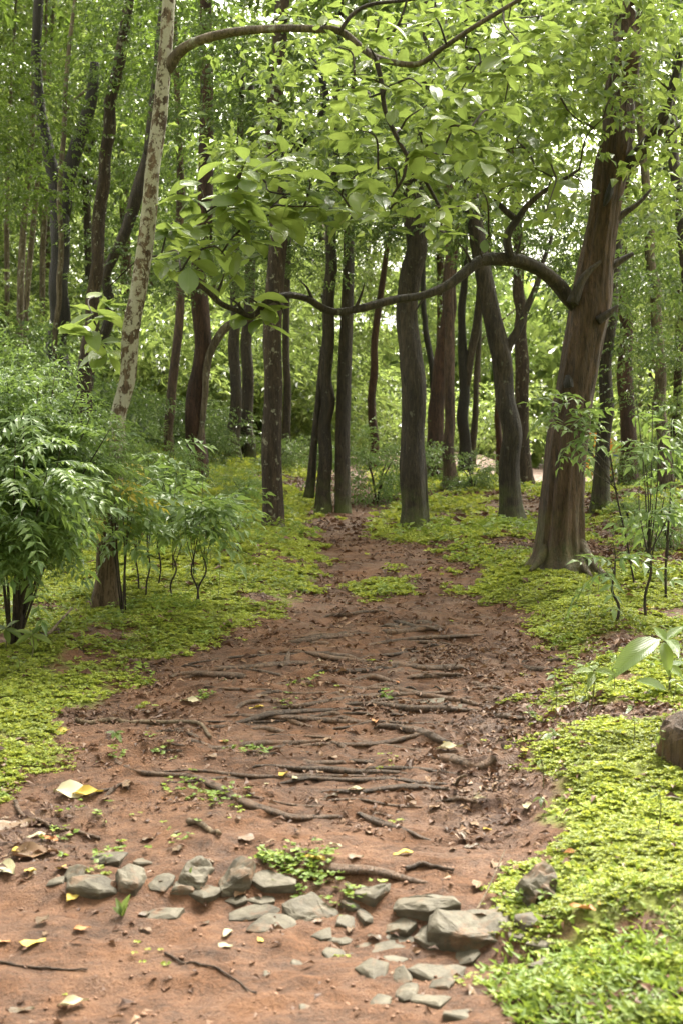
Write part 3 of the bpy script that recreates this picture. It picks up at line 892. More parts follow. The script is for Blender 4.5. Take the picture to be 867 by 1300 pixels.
mt('L2', 'crooked_tree', 'crooked lichen blotched trunk between the black forked tree and the pale leaning tree',
   [(108, 480, 20), (112, 440, 19), (118, 380, 18), (125, 300, 18), (133, 230, 17), (140, 165, 17), (140, 130, 17), (150, 90, 16), (158, 40, 15), (165, -5, 14)], M['bark_mottle'], n=56, segs=14, ext=3, flare=0.2, d=18.0, crown=crowns('mid', ((0, 0.3, 2.2), 1.0)))
mt('L2b', 'dark_fork_tree', 'short dark trunk leaning right out of the bushes behind the crooked trunk',
   [(112, 470, 18), (126, 440, 17), (138, 410, 14), (135, 350, 13), (150, 315, 15), (168, 270, 17), (182, 220, 17), (192, 170, 15)], M['bark_dark'], n=40, segs=12, ext=3, flare=0.1, d=20.0, crown=crowns('dark', ((0, 0.3, 1.6), 0.9)))
mt('L5', 'reddish_thin_tree', 'thin reddish trunk between the pale leaning tree and the dark red brown tree',
   [(214, 545, 13), (219, 490, 13), (229, 400, 12), (228, 300, 11), (228, 180, 9)], M['bark_red'], n=36, ext=4, flare=0.1, d=23.0, crown=crowns('dark', ((0, 0.3, 0.3), 0.9)))
for k, (x0, x1, w, dd, lab) in enumerate([
        (22, 40, 10, 27, 'pale slim trunk far back at the left, leaning right, thickest of its row'),
        (32, 52, 8, 29, 'pale slim trunk far back at the left, beside the black forked tree'),
        (8, 12, 7, 30, 'pale slim trunk far back at the left frame edge'),
        (52, 60, 8, 31, 'slim grey trunk just behind the black forked tree')]):
    mt('LB%d' % k, 'slim_pale_tree', lab, [(x0, 470, w), ((x0 * 2 + x1) / 3, 330, w), (x1, 190, w * 0.8), (x1 + 6, 60, w * 0.6)], M['bark_grey'], d=dd, n=24, segs=8, ext=3, flare=0.1,
       group='slim pale trunks at the far left', crown=crowns('dark', ((0, 0, 0.2), 0.8)))


def add_crown(t, base, kind, px, row, d, s):
    o = part('crown', random.choice(CR[kind]), t)
    o.location = Vector(P(px, row, d) - base); o.scale = (s, s, s * 0.9); o.rotation_euler = (0, 0, random.uniform(0, 6.28))


for (px, row, d, s) in [(640, 110, 12.5, 0.8), (700, 40, 12.6, 0.8), (830, 110, 12.8, 0.75), (600, 200, 13, 0.7), (850, 260, 13.4, 0.6), (680, 250, 13.5, 0.55), (660, 60, 11.4, 0.5), (590, 120, 11.6, 0.5), (640, 220, 11.8, 0.5), (560, 190, 11.9, 0.5), (800, 250, 12.4, 0.5), (770, 140, 11.0, 0.1), (810, 20, 12.8, 0.6), (765, 5, 11.1, 0.3), (835, 70, 11.0, 0.32), (730, 110, 11.0, 0.34), (850, 190, 11.2, 0.35), (700, 175, 11.6, 0.4), (720, 30, 11.2, 0.4), (860, 10, 11.3, 0.4)]:
    add_crown(T9, b9, 'spray', px, row, d9 + (d - 12.0) * 0.8, 0.7 + 0.6 * s)
for (px, row, d, s) in [(560, 40, 10.4, 0.6), (470, 150, 10.6, 0.55), (400, 60, 10.6, 0.5), (520, 240, 11, 0.5), (430, 180, 10.8, 0.5), (600, 40, 10.5, 0.6), (500, 60, 10.9, 0.6), (545, 140, 11.0, 0.6), (400, 130, 11.2, 0.5), (350, 60, 11.3, 0.4), (460, 240, 11, 0.5), (340, 200, 11, 0.5), (290, 180, 11.2, 0.4), (620, 130, 11, 0.5)]:
    add_crown(T1, b1, 'spray', px, row, d1 + (d - 10.0), 0.6 + 0.6 * s)
for key, specs in {'T10': [('mid', 600, 230, 17, 0.55), ('mid', 670, 290, 17.5, 0.4)], 'T6': [('mid', 490, 220, 15.5, 0.5), ('mid', 560, 130, 16.5, 0.55)], 'T2': [('mid', 295, 110, 17, 0.5), ('mid', 400, 110, 16, 0.45), ('mid', 310, 330, 17, 0.3)],
                   'T5': [('mid', 430, 230, 17, 0.5), ('mid', 400, 300, 17.5, 0.35)], 'L1b': [('dark', 35, 130, 17.5, 0.35), ('dark', 15, 210, 18, 0.4)], 'L2': [('mid', 185, 50, 17.5, 0.4), ('mid', 180, 330, 19.5, 0.4)],
                   'T3': [('mid', 290, 300, 21.5, 0.4), ('mid', 220, 180, 22, 0.5)], 'T11': [('mid', 790, 330, 18, 0.45), ('mid', 740, 300, 19, 0.35)], 'T14': [('mid', 860, 400, 16, 0.4), ('mid', 868, 480, 15.5, 0.3)], 'T15': [('mid', 860, 320, 14, 0.5), ('mid', 840, 20, 15, 0.5)]}.items():
    t_, b_, d_ = TREES[key]
    for sp in specs:
        add_crown(t_, b_, *sp)


# ------------------------------------------------------------------ forest behind (copies share their meshes)
def proto_tree(kind, h, r, mat, seed, crown_specs):
    t = thing('forest_tree', 'slender tree standing deep in the green forest behind', 'tree', (0, 0, 0), 'slender trees deep in the forest')
    rng = random.Random(seed)
    bend = rng.uniform(-0.4, 0.4)
    pts = [(0, 0, -0.3), (0, 0, 0), (bend * 0.3, 0.1, h * 0.3), (bend, 0, h * 0.65), (bend * 0.8, 0.1, h)]
    v, f = tube(pts, [r * 1.1, r, r * 0.8, r * 0.6, r * 0.3], 22, 9, 0.08, 0.4, 0.3, 5, seed, 0.1)
    part('trunk', mesh_np('trunk', v, f, mat), t)
    for q in range(3):
        a = rng.uniform(0, 6.28); z = h * rng.uniform(0.45, 0.8)
        e = Vector((math.cos(a) * h * 0.18, math.sin(a) * h * 0.18, h * 0.16))
        s = Vector((bend * 0.8, 0, z))
        v, f = tube([s, s + e * 0.5 + Vector((0, 0, 0.1)), s + e * 1.2], [r * 0.4, r * 0.28, r * 0.1], 9, 6, 0.1, seed=q)
        part('limb', mesh_np('limb', v, f, mat), t)
    for (off, s) in crown_specs:
        o = part('crown', rng.choice(CR[kind]), t)
        o.location = off; o.scale = (s, s, s); o.rotation_euler = (0, 0, rng.uniform(0, 6.28))
    return t


BANDS = [(60, 'at the left edge of the wood'), (150, 'near the forked black tree'), (250, 'behind the pale leaning tree'), (340, 'left of the speckled tree'), (420, 'between the speckled and the double tree'),
         (520, 'right of the double tree'), (600, 'behind the rusty leaning trunk'), (680, 'behind the curving dark trunk'), (770, 'behind the thick reddish tree'), (5000, 'at the right edge of the wood')]


def band(x, y):
    px = 433.5 + x / max(y, 1.0) * F
    return [b_ for a_, b_ in BANDS if px < a_][0]


KINDS_ = ['mottled slender tree with light crowns', 'tall dark trunked tree with three light crowns', 'thin pale trunked tree', 'dark trunked tree with dense crowns', 'reddish trunked tall tree']
protos = [proto_tree('far', 11, 0.15, M['bark_mottle'], 1, [((0, 0, 9.5), 1.0), ((0.9, 0.2, 6.0), 0.75)]),
          proto_tree('far', 13, 0.19, M['bark_dark'], 2, [((0, 0, 11), 1.2), ((-1.0, 0.4, 7.0), 0.8), ((0.8, -0.3, 4.5), 0.6)]),
          proto_tree('far', 9, 0.11, M['bark_grey'], 3, [((0, 0, 7.5), 0.9), ((0.3, 0.2, 4.6), 0.7)]),
          proto_tree('dark', 11, 0.16, M['bark_dark'], 4, [((0, 0, 9.0), 1.3), ((0.9, 0.2, 5.8), 1.0), ((-0.9, 0.3, 7.4), 1.0)]),
          proto_tree('mid', 12, 0.16, M['bark_red'], 5, [((0, 0, 10.0), 1.3), ((-1.0, 0.4, 7.0), 1.0), ((0.9, 0.2, 5.2), 0.8)])]
rt = random.Random(21)
used = [False] * 5
spots = []
tries = 0
while len(spots) < 58 and tries < 20000:
    tries += 1
    y = rt.uniform(23, 68)
    x = rt.uniform(-0.36, 0.36) * y * 1.15
    row_px = 433 + x / y * F
    if y < 58 and 430 < row_px < 720 and rt.random() < 0.8:
        continue
    if (190 < row_px < 440 and y < 38) or (60 < row_px < 190 and y < 30):
        continue
    if 715 < row_px < 812 and y < 62:
        continue
    if any((x - a) ** 2 + (y - b) ** 2 < 2.6 ** 2 for a, b in spots):
        continue
    spots.append((x, y))
for _ in range(400):                      # the wood goes on beside and behind the photographer
    x, y = rt.uniform(-26, 26), rt.uniform(-26, 14)
    if (y > 0 and abs(x) < 0.25 * y + 4.5) or (y <= 0 and x * x + y * y < 5.5 ** 2) or abs(x) < 1.8 or len(spots) > 92:
        continue
    if any((x - a) ** 2 + (y - b) ** 2 < 4.2 ** 2 for a, b in spots):
        continue
    spots.append((x, y))
for (x, y) in spots:
    pxx = 433 + x / max(y, 1) * F
    w = [3, 4, 2, 0, 4] if pxx < 330 else [0, 1, 2, 0, 4] if pxx > 430 else [0, 3, 4, 1, 2]
    k = rt.choice(w)
    o = protos[k] if not used[k] else copy_tree(protos[k])
    used[k] = True
    o.location = (x, y, gz(x, y) - 0.05)
    o['label'] = '%s %s, %s' % (KINDS_[k], band(x, y) if y > 14 else 'beside or behind the viewpoint', 'nearer' if y < 36 else 'farther' if y < 52 else 'farthest')
    o.rotation_euler = (0, 0, rt.uniform(0, 6.28))
    s = rt.uniform(0.85, 1.2)
    o.scale = (s, s, s * rt.uniform(0.9, 1.15))


# ------------------------------------------------------------------ shrubs behind
def proto_bush(kind, q, label, group, name='shrub'):
    t = thing(name, label, 'shrub', (0, 0, 0), group)
    rng = random.Random(q)
    h = 0.9 if 'far' not in kind else 1.3
    for s in range(4):
        a = rng.uniform(0, 6.28)
        v, f = tube([(0.05 * math.cos(a), 0.05 * math.sin(a), -0.1), (0.2 * math.cos(a), 0.2 * math.sin(a), h * 0.5), (0.5 * math.cos(a), 0.5 * math.sin(a), h * 1.1)], [0.018, 0.014, 0.005], 8, 5, 0.1)
        part('stem', mesh_np('stem', v, f, M['twig']), t)
    o = part('foliage', CR[kind][q % 2], t)
    o.location = (0, 0, h)
    return t


def place_bushes(kind, spots_, label, group, smin, smax, seed, name='shrub'):
    rng = random.Random(seed)
    pr = [proto_bush(kind, q, label, group, name) for q in range(2)]
    for i, (x, y) in enumerate(spots_):
        o = pr[i] if i < 2 else copy_tree(pr[i % 2])
        o.location = (x, y, gz(x, y) - 0.05)
        o['label'] = '%s %s, %s' % (label, band(x, y), 'nearer row' if y < (22 if smin < 0.5 else 42) else 'middle row' if y < (26 if smin < 0.5 else 54) else 'back row')
        s = rng.uniform(smin, smax)
        o.scale = (s, s, s * rng.uniform(0.8, 1.1)); o.rotation_euler = (0, 0, rng.uniform(0, 6.28))


rb = random.Random(31)
far_spots = []
while len(far_spots) < 90:
    y = rb.uniform(30, 66)
    x = rb.uniform(-0.34, 0.34) * y
    pxx = 433 + x / y * F
    if (650 < pxx < 835 and y < 62) or (600 < pxx < 880 and y < 46) or (y < 38 and 380 < pxx < 700):
        continue
    far_spots.append((x, y))
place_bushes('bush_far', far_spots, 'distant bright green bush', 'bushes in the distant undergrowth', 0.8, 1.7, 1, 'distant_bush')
mid_spots = []
while len(mid_spots) < 30:
    y = rb.uniform(17, 29)
    x = rb.uniform(-0.30, 0.30) * y
    pxx = 433 + x / y * F
    if 340 < pxx < 440 and y < 26: continue
    if 440 < pxx < 835 and y < 30: continue
    if 190 < pxx < 440 and y < 24: continue
    if pxx > 440 and y < 21: continue
    mid_spots.append((x, y))
place_bushes('bush_mid', mid_spots, 'leafy bush among the trunks', 'bushes among the middle trunks', 0.35, 0.7, 2, 'leafy_bush')

# one far mass that closes the view
rng = np.random.default_rng(77)
nf = 48000
ang = rng.uniform(-0.62, 0.62, nf)
dist = rng.uniform(68, 84, nf)
fx, fy = np.sin(ang) * dist, np.cos(ang) * dist
fz = ground(fx.copy(), fy.copy(), False) + rng.uniform(0, 1, nf) ** 0.8 * (11 + 8 * (fbm(ang * 9, ang * 0, 9, 3) - 0.5))
keep = (fbm(ang * 26, fz * 0.5, 13, 3) > 0.42) | (fz - ground(fx.copy(), fy.copy(), False) < 5.5)
fx, fy, fz = fx[keep], fy[keep], fz[keep]
v, f = leaves(np.column_stack([fx, fy, fz]), rand_dir(len(fx), rng) - np.array([0, 0, 0.4]), np.array([0, -0.3, 1.0]) + 0.6 * rng.normal(size=(len(fx), 3)), rng.uniform(0.5, 1.0, len(fx)), rng.uniform(0.3, 0.6, len(fx)), False)
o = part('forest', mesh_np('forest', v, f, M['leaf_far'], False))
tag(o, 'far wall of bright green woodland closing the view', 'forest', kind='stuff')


# ------------------------------------------------------------------ roots, twigs and stones on the path
ROOTS = [
    ('weathered root crossing the left half of the path with an upturned end', [(205, 862), (240, 857), (290, 861), (335, 858), (358, 853), (367, 838)], 11, 'root'),
    ('pale root below the upturned one at the left path edge', [(178, 884), (220, 874), (255, 876), (284, 877), (300, 870)], 9, 'root'),
    ('short arched root in the left middle of the path', [(283, 908), (315, 897), (354, 893), (370, 899)], 9, 'root'),
    ('long root running from the left bank down to the bare middle', [(140, 966), (175, 980), (240, 990), (273, 1003), (315, 1025), (353, 1037), (400, 1040), (445, 1038)], 11, 'root'),
    ('pair-forming straight root across the upper middle of the path', [(425, 851), (489, 847), (534, 851), (575, 851), (596, 855)], 11, 'root'),
    ('short diagonal root crossing the straight root in the upper middle', [(487, 861), (512, 849), (526, 838)], 9, 'root'),
    ('sweeping root below the straight root, bending down to the right', [(510, 864), (558, 858), (600, 866), (648, 884)], 10, 'root'),
    ('dark root reaching right into the moss near the top of the path', [(612, 842), (662, 846), (705, 850), (726, 851)], 8, 'root_dark'),
    ('dark root high on the path, longer of the upper two', [(450, 808), (489, 811), (534, 815)], 7, 'root_dark'),
    ('dark root highest on the path', [(478, 796), (500, 799), (526, 803)], 7, 'root_dark'),
    ('dark root at the right edge above the two thick ones', [(598, 904), (634, 910), (672, 915)], 9, 'root_dark'),
    ('long dark root slanting to the right path edge', [(468, 929), (520, 931), (558, 941), (600, 946), (640, 949), (664, 952)], 12, 'root_dark'),
    ('thick smooth log-like root end at the right path edge', [(540, 960), (576, 967), (605, 970), (632, 969)], 15, 'root'),
    ('thin dark root forking across the lower path', [(448, 1035), (482, 1050), (517, 1057), (556, 1072)], 9, 'root_dark'),
    ('thick root lying just above the grey stones', [(268, 1077), (320, 1081), (370, 1087), (405, 1100), (440, 1111), (500, 1121), (560, 1130)], 12, 'root'),
]
for pts, w in [([(420, 911), (440, 915), (458, 920)], 8), ([(418, 946), (436, 949), (454, 954)], 8), ([(386, 909), (412, 908), (442, 911)], 7), ([(402, 941), (424, 944), (446, 948)], 8),
               ([(357, 951), (386, 966), (412, 971), (442, 970)], 9), ([(418, 833), (442, 836), (470, 842)], 8), ([(386, 842), (405, 848), (432, 851)], 9), ([(372, 820), (400, 816), (430, 819)], 8),
               ([(300, 886), (330, 884), (362, 882)], 7), ([(398, 893), (420, 884), (440, 888)], 8), ([(290, 930), (330, 925), (380, 932)], 7), ([(440, 880), (480, 874), (520, 878)], 7),
               ([(225, 942), (262, 948), (300, 952)], 8), ([(500, 905), (540, 898), (580, 902)], 6), ([(150, 1000), (120, 1010), (100, 1018)], 7), ([(130, 1013), (152, 1000), (166, 1004)], 6),
               ([(520, 825), (560, 822), (590, 826)], 6), ([(600, 868), (630, 864), (660, 870)], 6), ([(300, 955), (350, 952), (380, 944)], 7), ([(330, 905), (370, 915), (410, 925)], 7),
               ([(180, 925), (225, 930), (262, 941)], 6), ([(460, 897), (500, 890), (540, 893)], 6), ([(430, 868), (470, 862), (506, 868)], 7), ([(340, 872), (370, 868), (410, 872)], 7),
               ([(520, 1106), (545, 1103), (572, 1107)], 8), ([(545, 1020), (580, 1016), (610, 1022)], 7)]:
    ROOTS.append((None, pts, w, 'root' if w != 6 else 'root_dark'))
rr_ = random.Random(404)
for k in range(42):
    row = 792 + 225 * (k / 41.0) ** 1.1 + rr_.uniform(-5, 5)
    lpx, rpx = np.interp(row, [790, 850, 900, 950, 1010], [400, 215, 180, 150, 140]), np.interp(row, [790, 850, 900, 950, 1010], [600, 690, 660, 640, 590])
    w_ = rr_.uniform(0.35, 0.8) * (rpx - lpx)
    x0 = rr_.uniform(lpx - 10, rpx - w_ * 0.8)
    sl_ = rr_.uniform(-0.12, 0.16)
    nn = 5
    pts = [(x0 + w_ * q / (nn - 1), row + sl_ * w_ * q / (nn - 1) + rr_.uniform(-2.2, 2.2)) for q in range(nn)]
    ROOTS.append((None, pts, rr_.uniform(4.5, 9.5), rr_.choice(['root', 'root', 'root_dark'])))
root_pts = []
for lab, pts, w, mk in ROOTS:
    root_pts.append([hit(px, row) for px, row in pts])
for (lab, pts, w, mk), hp in zip(ROOTS, root_pts):
    for a, b in zip(hp[:-1], hp[1:]):
        ROOT_SEGS.append((a[0], a[1], b[0], b[1], w / 2 / F * a[1]))
for k, ((lab, pts, w, mk), hp) in enumerate(zip(ROOTS, root_pts)):
    r0 = w / 2 / F * hp[0][1] * 1.4
    cc = catmull(np.array(hp), 8 + 5 * len(hp))
    cc[:, 2] = ground(cc[:, 0].copy(), cc[:, 1].copy()) - r0 * 0.38
    ker = np.ones(7) / 7
    cc[:, 2] = np.convolve(np.pad(cc[:, 2], 3, mode='edge'), ker, mode='valid') + r0 * 0.12
    tt = np.linspace(0, 1, len(cc))
    cc[:, 2] += (np.array([vnoise(t * 3 + k * 9, k, 3) for t in tt]) - 0.6) * r0 * 1.3
    cc[0, 2] -= r0 * 1.6; cc[-1, 2] -= r0 * 1.6
    cc[1, 2] -= r0 * 0.6; cc[-2, 2] -= r0 * 0.6
    if 'upturned' in (lab or ''):
        cc[-3:, 2] += np.array([0.02, 0.05, 0.09])
    rad = r0 * (0.70 + 0.6 * np.array([vnoise(t * 4 + k * 5, k + 3, 8) for t in tt])) * (1 - 0.7 * np.abs(tt * 2 - 1) ** 2.5)
    org = cc[len(cc) // 2].copy()
    v, f = tube(cc - org, rad, len(cc) * 2, 10, 0.05 if 'smooth' in (lab or '') else 0.14, seed=k % 50, ridges=0.05 if 'smooth' in (lab or '') else 0.25, squash=0.62)
    o = part('tree_root', mesh_np('tree_root', v, f, M[mk]), None, tuple(org))
    rx_, rr2 = pts[len(pts) // 2]
    tag(o, lab or 'slim %s root half buried in the %s of the path, %s part' % ('dark' if mk == 'root_dark' else 'brown', 'left side' if rx_ < 360 else 'middle' if rx_ < 500 else 'right side', 'highest' if rr2 < 840 else 'upper' if rr2 < 890 else 'middle' if rr2 < 945 else 'lower'), 'root', 'slim roots half buried in the path' if lab is None else 'tree roots crossing the path')

# ------------------------------------------------------------------ ground sheet
def axis(segs):
    out = [segs[0][0]]
    for a, b, s0, s1 in segs:
        x = a; n_ = max(2, int(round(2 * (b - a) / (s0 + s1))))
        w = np.linspace(s0, s1, n_); w = w / w.sum() * (b - a)
        out += list(a + np.cumsum(w))
    return np.array(out)


gx = axis([(-140, -20, 20, 2.0), (-20, -6, 1.6, 0.25), (-6, -2.3, 0.22, 0.03), (-2.3, 2.3, 0.02, 0.02), (2.3, 6, 0.03, 0.22), (6, 20, 0.25, 1.6), (20, 140, 2, 20)])
gy = axis([(-120, -10, 20, 3), (-10, 3.2, 2.0, 0.04), (3.2, 7.6, 0.022, 0.022), (7.6, 13, 0.03, 0.08), (13, 30, 0.1, 0.5), (30, 90, 0.8, 3), (90, 400, 6, 40)])
X, Y = np.meshgrid(gx, gy)
Z = ground(X.ravel().copy(), Y.ravel().copy()).reshape(X.shape)
nx, ny = len(gx), len(gy)
idx = np.arange(nx * ny).reshape(ny, nx)
faces = np.stack([idx[:-1, :-1], idx[:-1, 1:], idx[1:, 1:], idx[1:, :-1]], -1).reshape(-1, 4)
gme = mesh_np('ground', np.column_stack([X.ravel(), Y.ravel(), Z.ravel()]), faces, M['ground'])


def blob(x, y, px, row, rx, ry):
    h = hit(px, row)
    return np.exp(-(((x - h[0]) / rx) ** 2 + ((y - h[1]) / ry) ** 2))


LITTER = [(40, 772, 0.3, 0.12), (440, 672, 0.5, 0.8), (825, 660, 1.5, 3.0), (790, 690, 0.8, 1.2), (190, 850, 0.14, 0.15), (120, 915, 0.22, 0.12), (600, 830, 0.35, 0.4), (620, 1010, 0.22, 0.4),
          (550, 632, 1.2, 1.6), (400, 620, 1.2, 2.0), (700, 700, 0.6, 0.5), (720, 905, 0.15, 0.15), (800, 905, 0.25, 0.12), (800, 1275, 0.25, 0.10), (600, 660, 1.0, 0.8), (860, 830, 0.5, 0.4), (30, 1060, 0.2, 0.3), (330, 755, .15, .12), (650, 930, .3, .4)]


def litter_mask(x, y):
    m = np.zeros_like(x)
    for px, row, rx, ry in LITTER:
        m = np.maximum(m, blob(x, y, px, row, rx, ry))
    n_ = fbm(x * 2.2, y * 2.2, 61, 3)
    bank = sstep(2.0, 3.0, x + 0.5 * (n_ - 0.5)) * sstep(10.5, 12.5, y) * (1 - sstep(19, 23, y))
    far = sstep(22, 30, y) * 0.55
    return np.clip(np.maximum(np.maximum(m, far) * 1.5 * sstep(0.25, 0.6, n_ + 0.15), bank), 0, 1)


def moss_mask(x, y):
    e, side = edge_dist(x, y)
    m = sstep(-0.12, 0.30, e)
    ptch = fbm(x * 1.4, y * 1.4, 71, 4)
    m = m * (1 - 0.6 * sstep(0.62, 0.76, ptch))
    m = m * (1 - 0.9 * litter_mask(x, y))
    # grass tongue in the path, and bare patch of path reappearing beyond
    m = np.maximum(m, 0.9 * blob(x, y, 480, 747, 0.28, 0.5))
    m = np.maximum(m, 0.95 * sstep(14.0, 14.8, y) * (1 - sstep(16, 17, y)) * sstep(0.1, 0.5, x))
    m = m * (1 - 0.95 * blob(x, y, 672, 645, 0.7, 2.2))
    return np.clip(m, 0, 1)


mk = moss_mask(X.ravel(), Y.ravel()); lk = litter_mask(X.ravel(), Y.ravel())
for nm, arr in (('moss', mk), ('litter', lk)):
    a = gme.attributes.new(nm, 'FLOAT', 'POINT')
    a.data.foreach_set('value', arr.astype(np.float32))
tag(part('ground', gme), kind='structure')


# ------------------------------------------------------------------ ground cover
def scatter(n, ymin, ymax, rng, margin=0.06):
    y = np.sqrt(rng.uniform(ymin ** 2, ymax ** 2, n))
    x = rng.uniform(-1, 1, n) * (y * (433.5 / F + margin))
    return x, y


def rosettes(n, ymin, ymax, L, seed, k=5, thr=0.35, tilt=0.5):
    rng = np.random.default_rng(seed)
    x, y = scatter(n, ymin, ymax, rng)
    m = moss_mask(x, y)
    keep = (rng.random(n) < np.where(m < 0.03, 0.12, 1.0)) & (rng.random(n) < sstep(thr - 0.12, thr + 0.55, m - 0.04 + (fbm(x * 5, y * 5, 81, 4) - 0.5) * 1.7))
    x, y = x[keep], y[keep]
    z = ground(x.copy(), y.copy()) + rng.random(len(x)) ** 1.5 * L * 1.1
    c = np.column_stack([x, y, z])
    sz = L * rng.uniform(0.6, 1.35, len(x)) * (0.8 + 0.5 * fbm(x * 2.5, y * 2.5, 83, 2))
    a = rng.uniform(0, 6.28, (len(x), 1)) + np.arange(k)[None, :] * 6.283 / k + rng.normal(0, 0.3, (len(x), k))
    t = rng.uniform(0.1, 0.9, (len(x), k)) * tilt
    d = np.stack([np.cos(a) * np.cos(t), np.sin(a) * np.cos(t), np.sin(t)], -1)
    pos = np.repeat(c[:, None, :], k, 1) + d * 0.15 * sz[:, None, None]
    up = np.array([0, -0.1, 1.0]) + 0.45 * rng.normal(size=(len(x), k, 3))
    s = np.repeat(sz[:, None], k, 1).ravel()
    return leaves(pos.reshape(-1, 3), d.reshape(-1, 3), up.reshape(-1, 3), s, s * 0.95, False, 0.12, 0.15)


chunks = [rosettes(52000, 3.6, 6.5, 0.0135, 201), rosettes(84000, 6.5, 10.5, 0.017, 202), rosettes(84000, 10.5, 16, 0.026, 203, thr=0.3, tilt=0.9), rosettes(40000, 16, 34, 0.065, 204, thr=0.3, tilt=1.0), rosettes(3500, 3.6, 9, 0.022, 205, thr=0.5, tilt=0.9)]
v, f = joinv(chunks)
o = part('ground_cover', mesh_np('ground_cover', v, f, M['moss_leaf'], False))
tag(o, 'low yellow green ground cover plants carpeting both banks', 'ground cover', kind='stuff')


def weeds(n, ymin, ymax, L, seed):
    rng = np.random.default_rng(seed)
    x, y = scatter(n, ymin, ymax, rng)
    k_ = (moss_mask(x, y) > 0.3) & (fbm(x * 1.6, y * 1.6, 97, 4) > 0.55)
    x, y = x[k_], y[k_]
    ch = []
    for q in range(6):
        a = rng.uniform(0, 6.28, len(x))
        d = np.column_stack([np.cos(a), np.sin(a), rng.uniform(-0.1, 0.7, len(x))])
        p = np.column_stack([x, y, ground(x.copy(), y.copy()) + rng.uniform(0.01, 0.06, len(x)) * L / 0.03])
        s_ = L * rng.uniform(0.6, 1.4, len(x))
        ch.append(leaves(p, d, np.array([0, 0, 1.0]) + 0.4 * rng.normal(size=(len(x), 3)), s_, s_ * 0.5, True, 0.15, 0.2))
    return joinv(ch)


v, f = joinv([weeds(2600, 3.6, 7, 0.026, 501), weeds(4500, 7, 12, 0.036, 502), weeds(5000, 12, 26, 0.07, 503)])
o = part('weeds', mesh_np('weeds', v, f, M['grass_leaf'], False))
tag(o, 'darker green low weeds dotted through the ground cover', 'weeds', kind='stuff')


# blades of grass at the lower right and thin tufts elsewhere
def blades(x, y, h, w, rng):
    n = len(x)
    z = ground(x.copy(), y.copy()) - 0.005
    b = np.column_stack([x, y, z])
    a = rng.uniform(0, 6.28, n)
    d = np.column_stack([np.cos(a) * 0.8, np.sin(a) * 0.8, rng.uniform(0.2, 1.3, n)])
    return leaves(b, d, np.array([0, 0, 1.0]) + 0.6 * rng.normal(size=(n, 3)), h, w, True, 0.15, 0.3)


rng = np.random.default_rng(301)
hx = hit(760, 1240)
bx = np.concatenate([hx[0] + rng.normal(0, 0.28, 4200), RNG.uniform(0.5, 1.6, 900)]); by = np.concatenate([hx[1] + rng.normal(0, 0.22, 4200) - 0.15, rng.uniform(3.6, 5, 900)])
e, _ = edge_dist(bx, by); k_ = (e > 0.0) & (by < 4.75) & (by > 3.3); bx, by = bx[k_], by[k_]
c1 = blades(bx, by, rng.uniform(0.025, 0.06, len(bx)), rng.uniform(0.011, 0.020, len(bx)), rng)
x, y = scatter(9000, 8, 17, rng)
k_ = (moss_mask(x, y) > 0.6) & (fbm(x * 1.2, y * 1.2, 87, 3) > 0.52); x, y = x[k_], y[k_]
c2 = blades(x, y, rng.uniform(0.04, 0.12, len(x)), rng.uniform(0.006, 0.012, len(x)), rng)
v, f = joinv([c1, c2])
o = part('grass', mesh_np('grass', v, f, M['grass_leaf'], False))
tag(o, 'short bright grass blades among the ground cover', 'grass', kind='stuff')

# leaf litter and crumbs of soil
def litter_chunk(n, ymin, ymax, L, seed, mode):
    rng = np.random.default_rng(seed)
    x, y = scatter(n, ymin, ymax, rng)
    e, _ = edge_dist(x, y)
    lm = litter_mask(x, y)
    pat = fbm(x * 2.5, y * 4, 89, 3)
    if mode == 'path':
        p = np.where(e < 0.1, 0.10 + 0.9 * sstep(0.52, 0.72, pat) + 0.8 * np.exp(-(e / 0.15) ** 2) * sstep(0.4, 0.6, pat), 0.05) * sstep(5.2, 6.2, y + 0.3 * pat) + 0.05
        p = np.maximum(p, lm)
    else:
        p = np.maximum(lm, 0.10)
    k_ = rng.random(n) < p
    x, y = x[k_], y[k_]
    z = ground(x.copy(), y.copy()) + rng.uniform(0.002, 0.02, len(x)) * (L / 0.04)
    a = rng.uniform(0, 6.28, len(x))
    d = np.column_stack([np.cos(a), np.sin(a), rng.normal(0, 0.25, len(x))])
    s = L * rng.uniform(0.4, 1.5, len(x))
    return leaves(np.column_stack([x, y, z]), d, np.array([0, 0, 1.0]) + 0.4 * rng.normal(size=(len(x), 3)), s, s * rng.uniform(0.3, 0.6, len(x)), True, 0.3, 0.25)


v, f = joinv([litter_chunk(15000, 3.6, 8, 0.030, 401, 'path'), litter_chunk(30000, 7, 15, 0.042, 402, 'path'), litter_chunk(36000, 11, 26, 0.08, 403, 'x'), litter_chunk(12000, 6, 12, 0.055, 404, 'x'), litter_chunk(5000, 3.6, 7, 0.04, 406, 'x')])
o = part('leaf_litter', mesh_np('leaf_litter', v, f, M['litter_leaf'], False))
tag(o, 'small brown leaf scraps scattered over path and banks', 'leaf litter', kind='stuff')

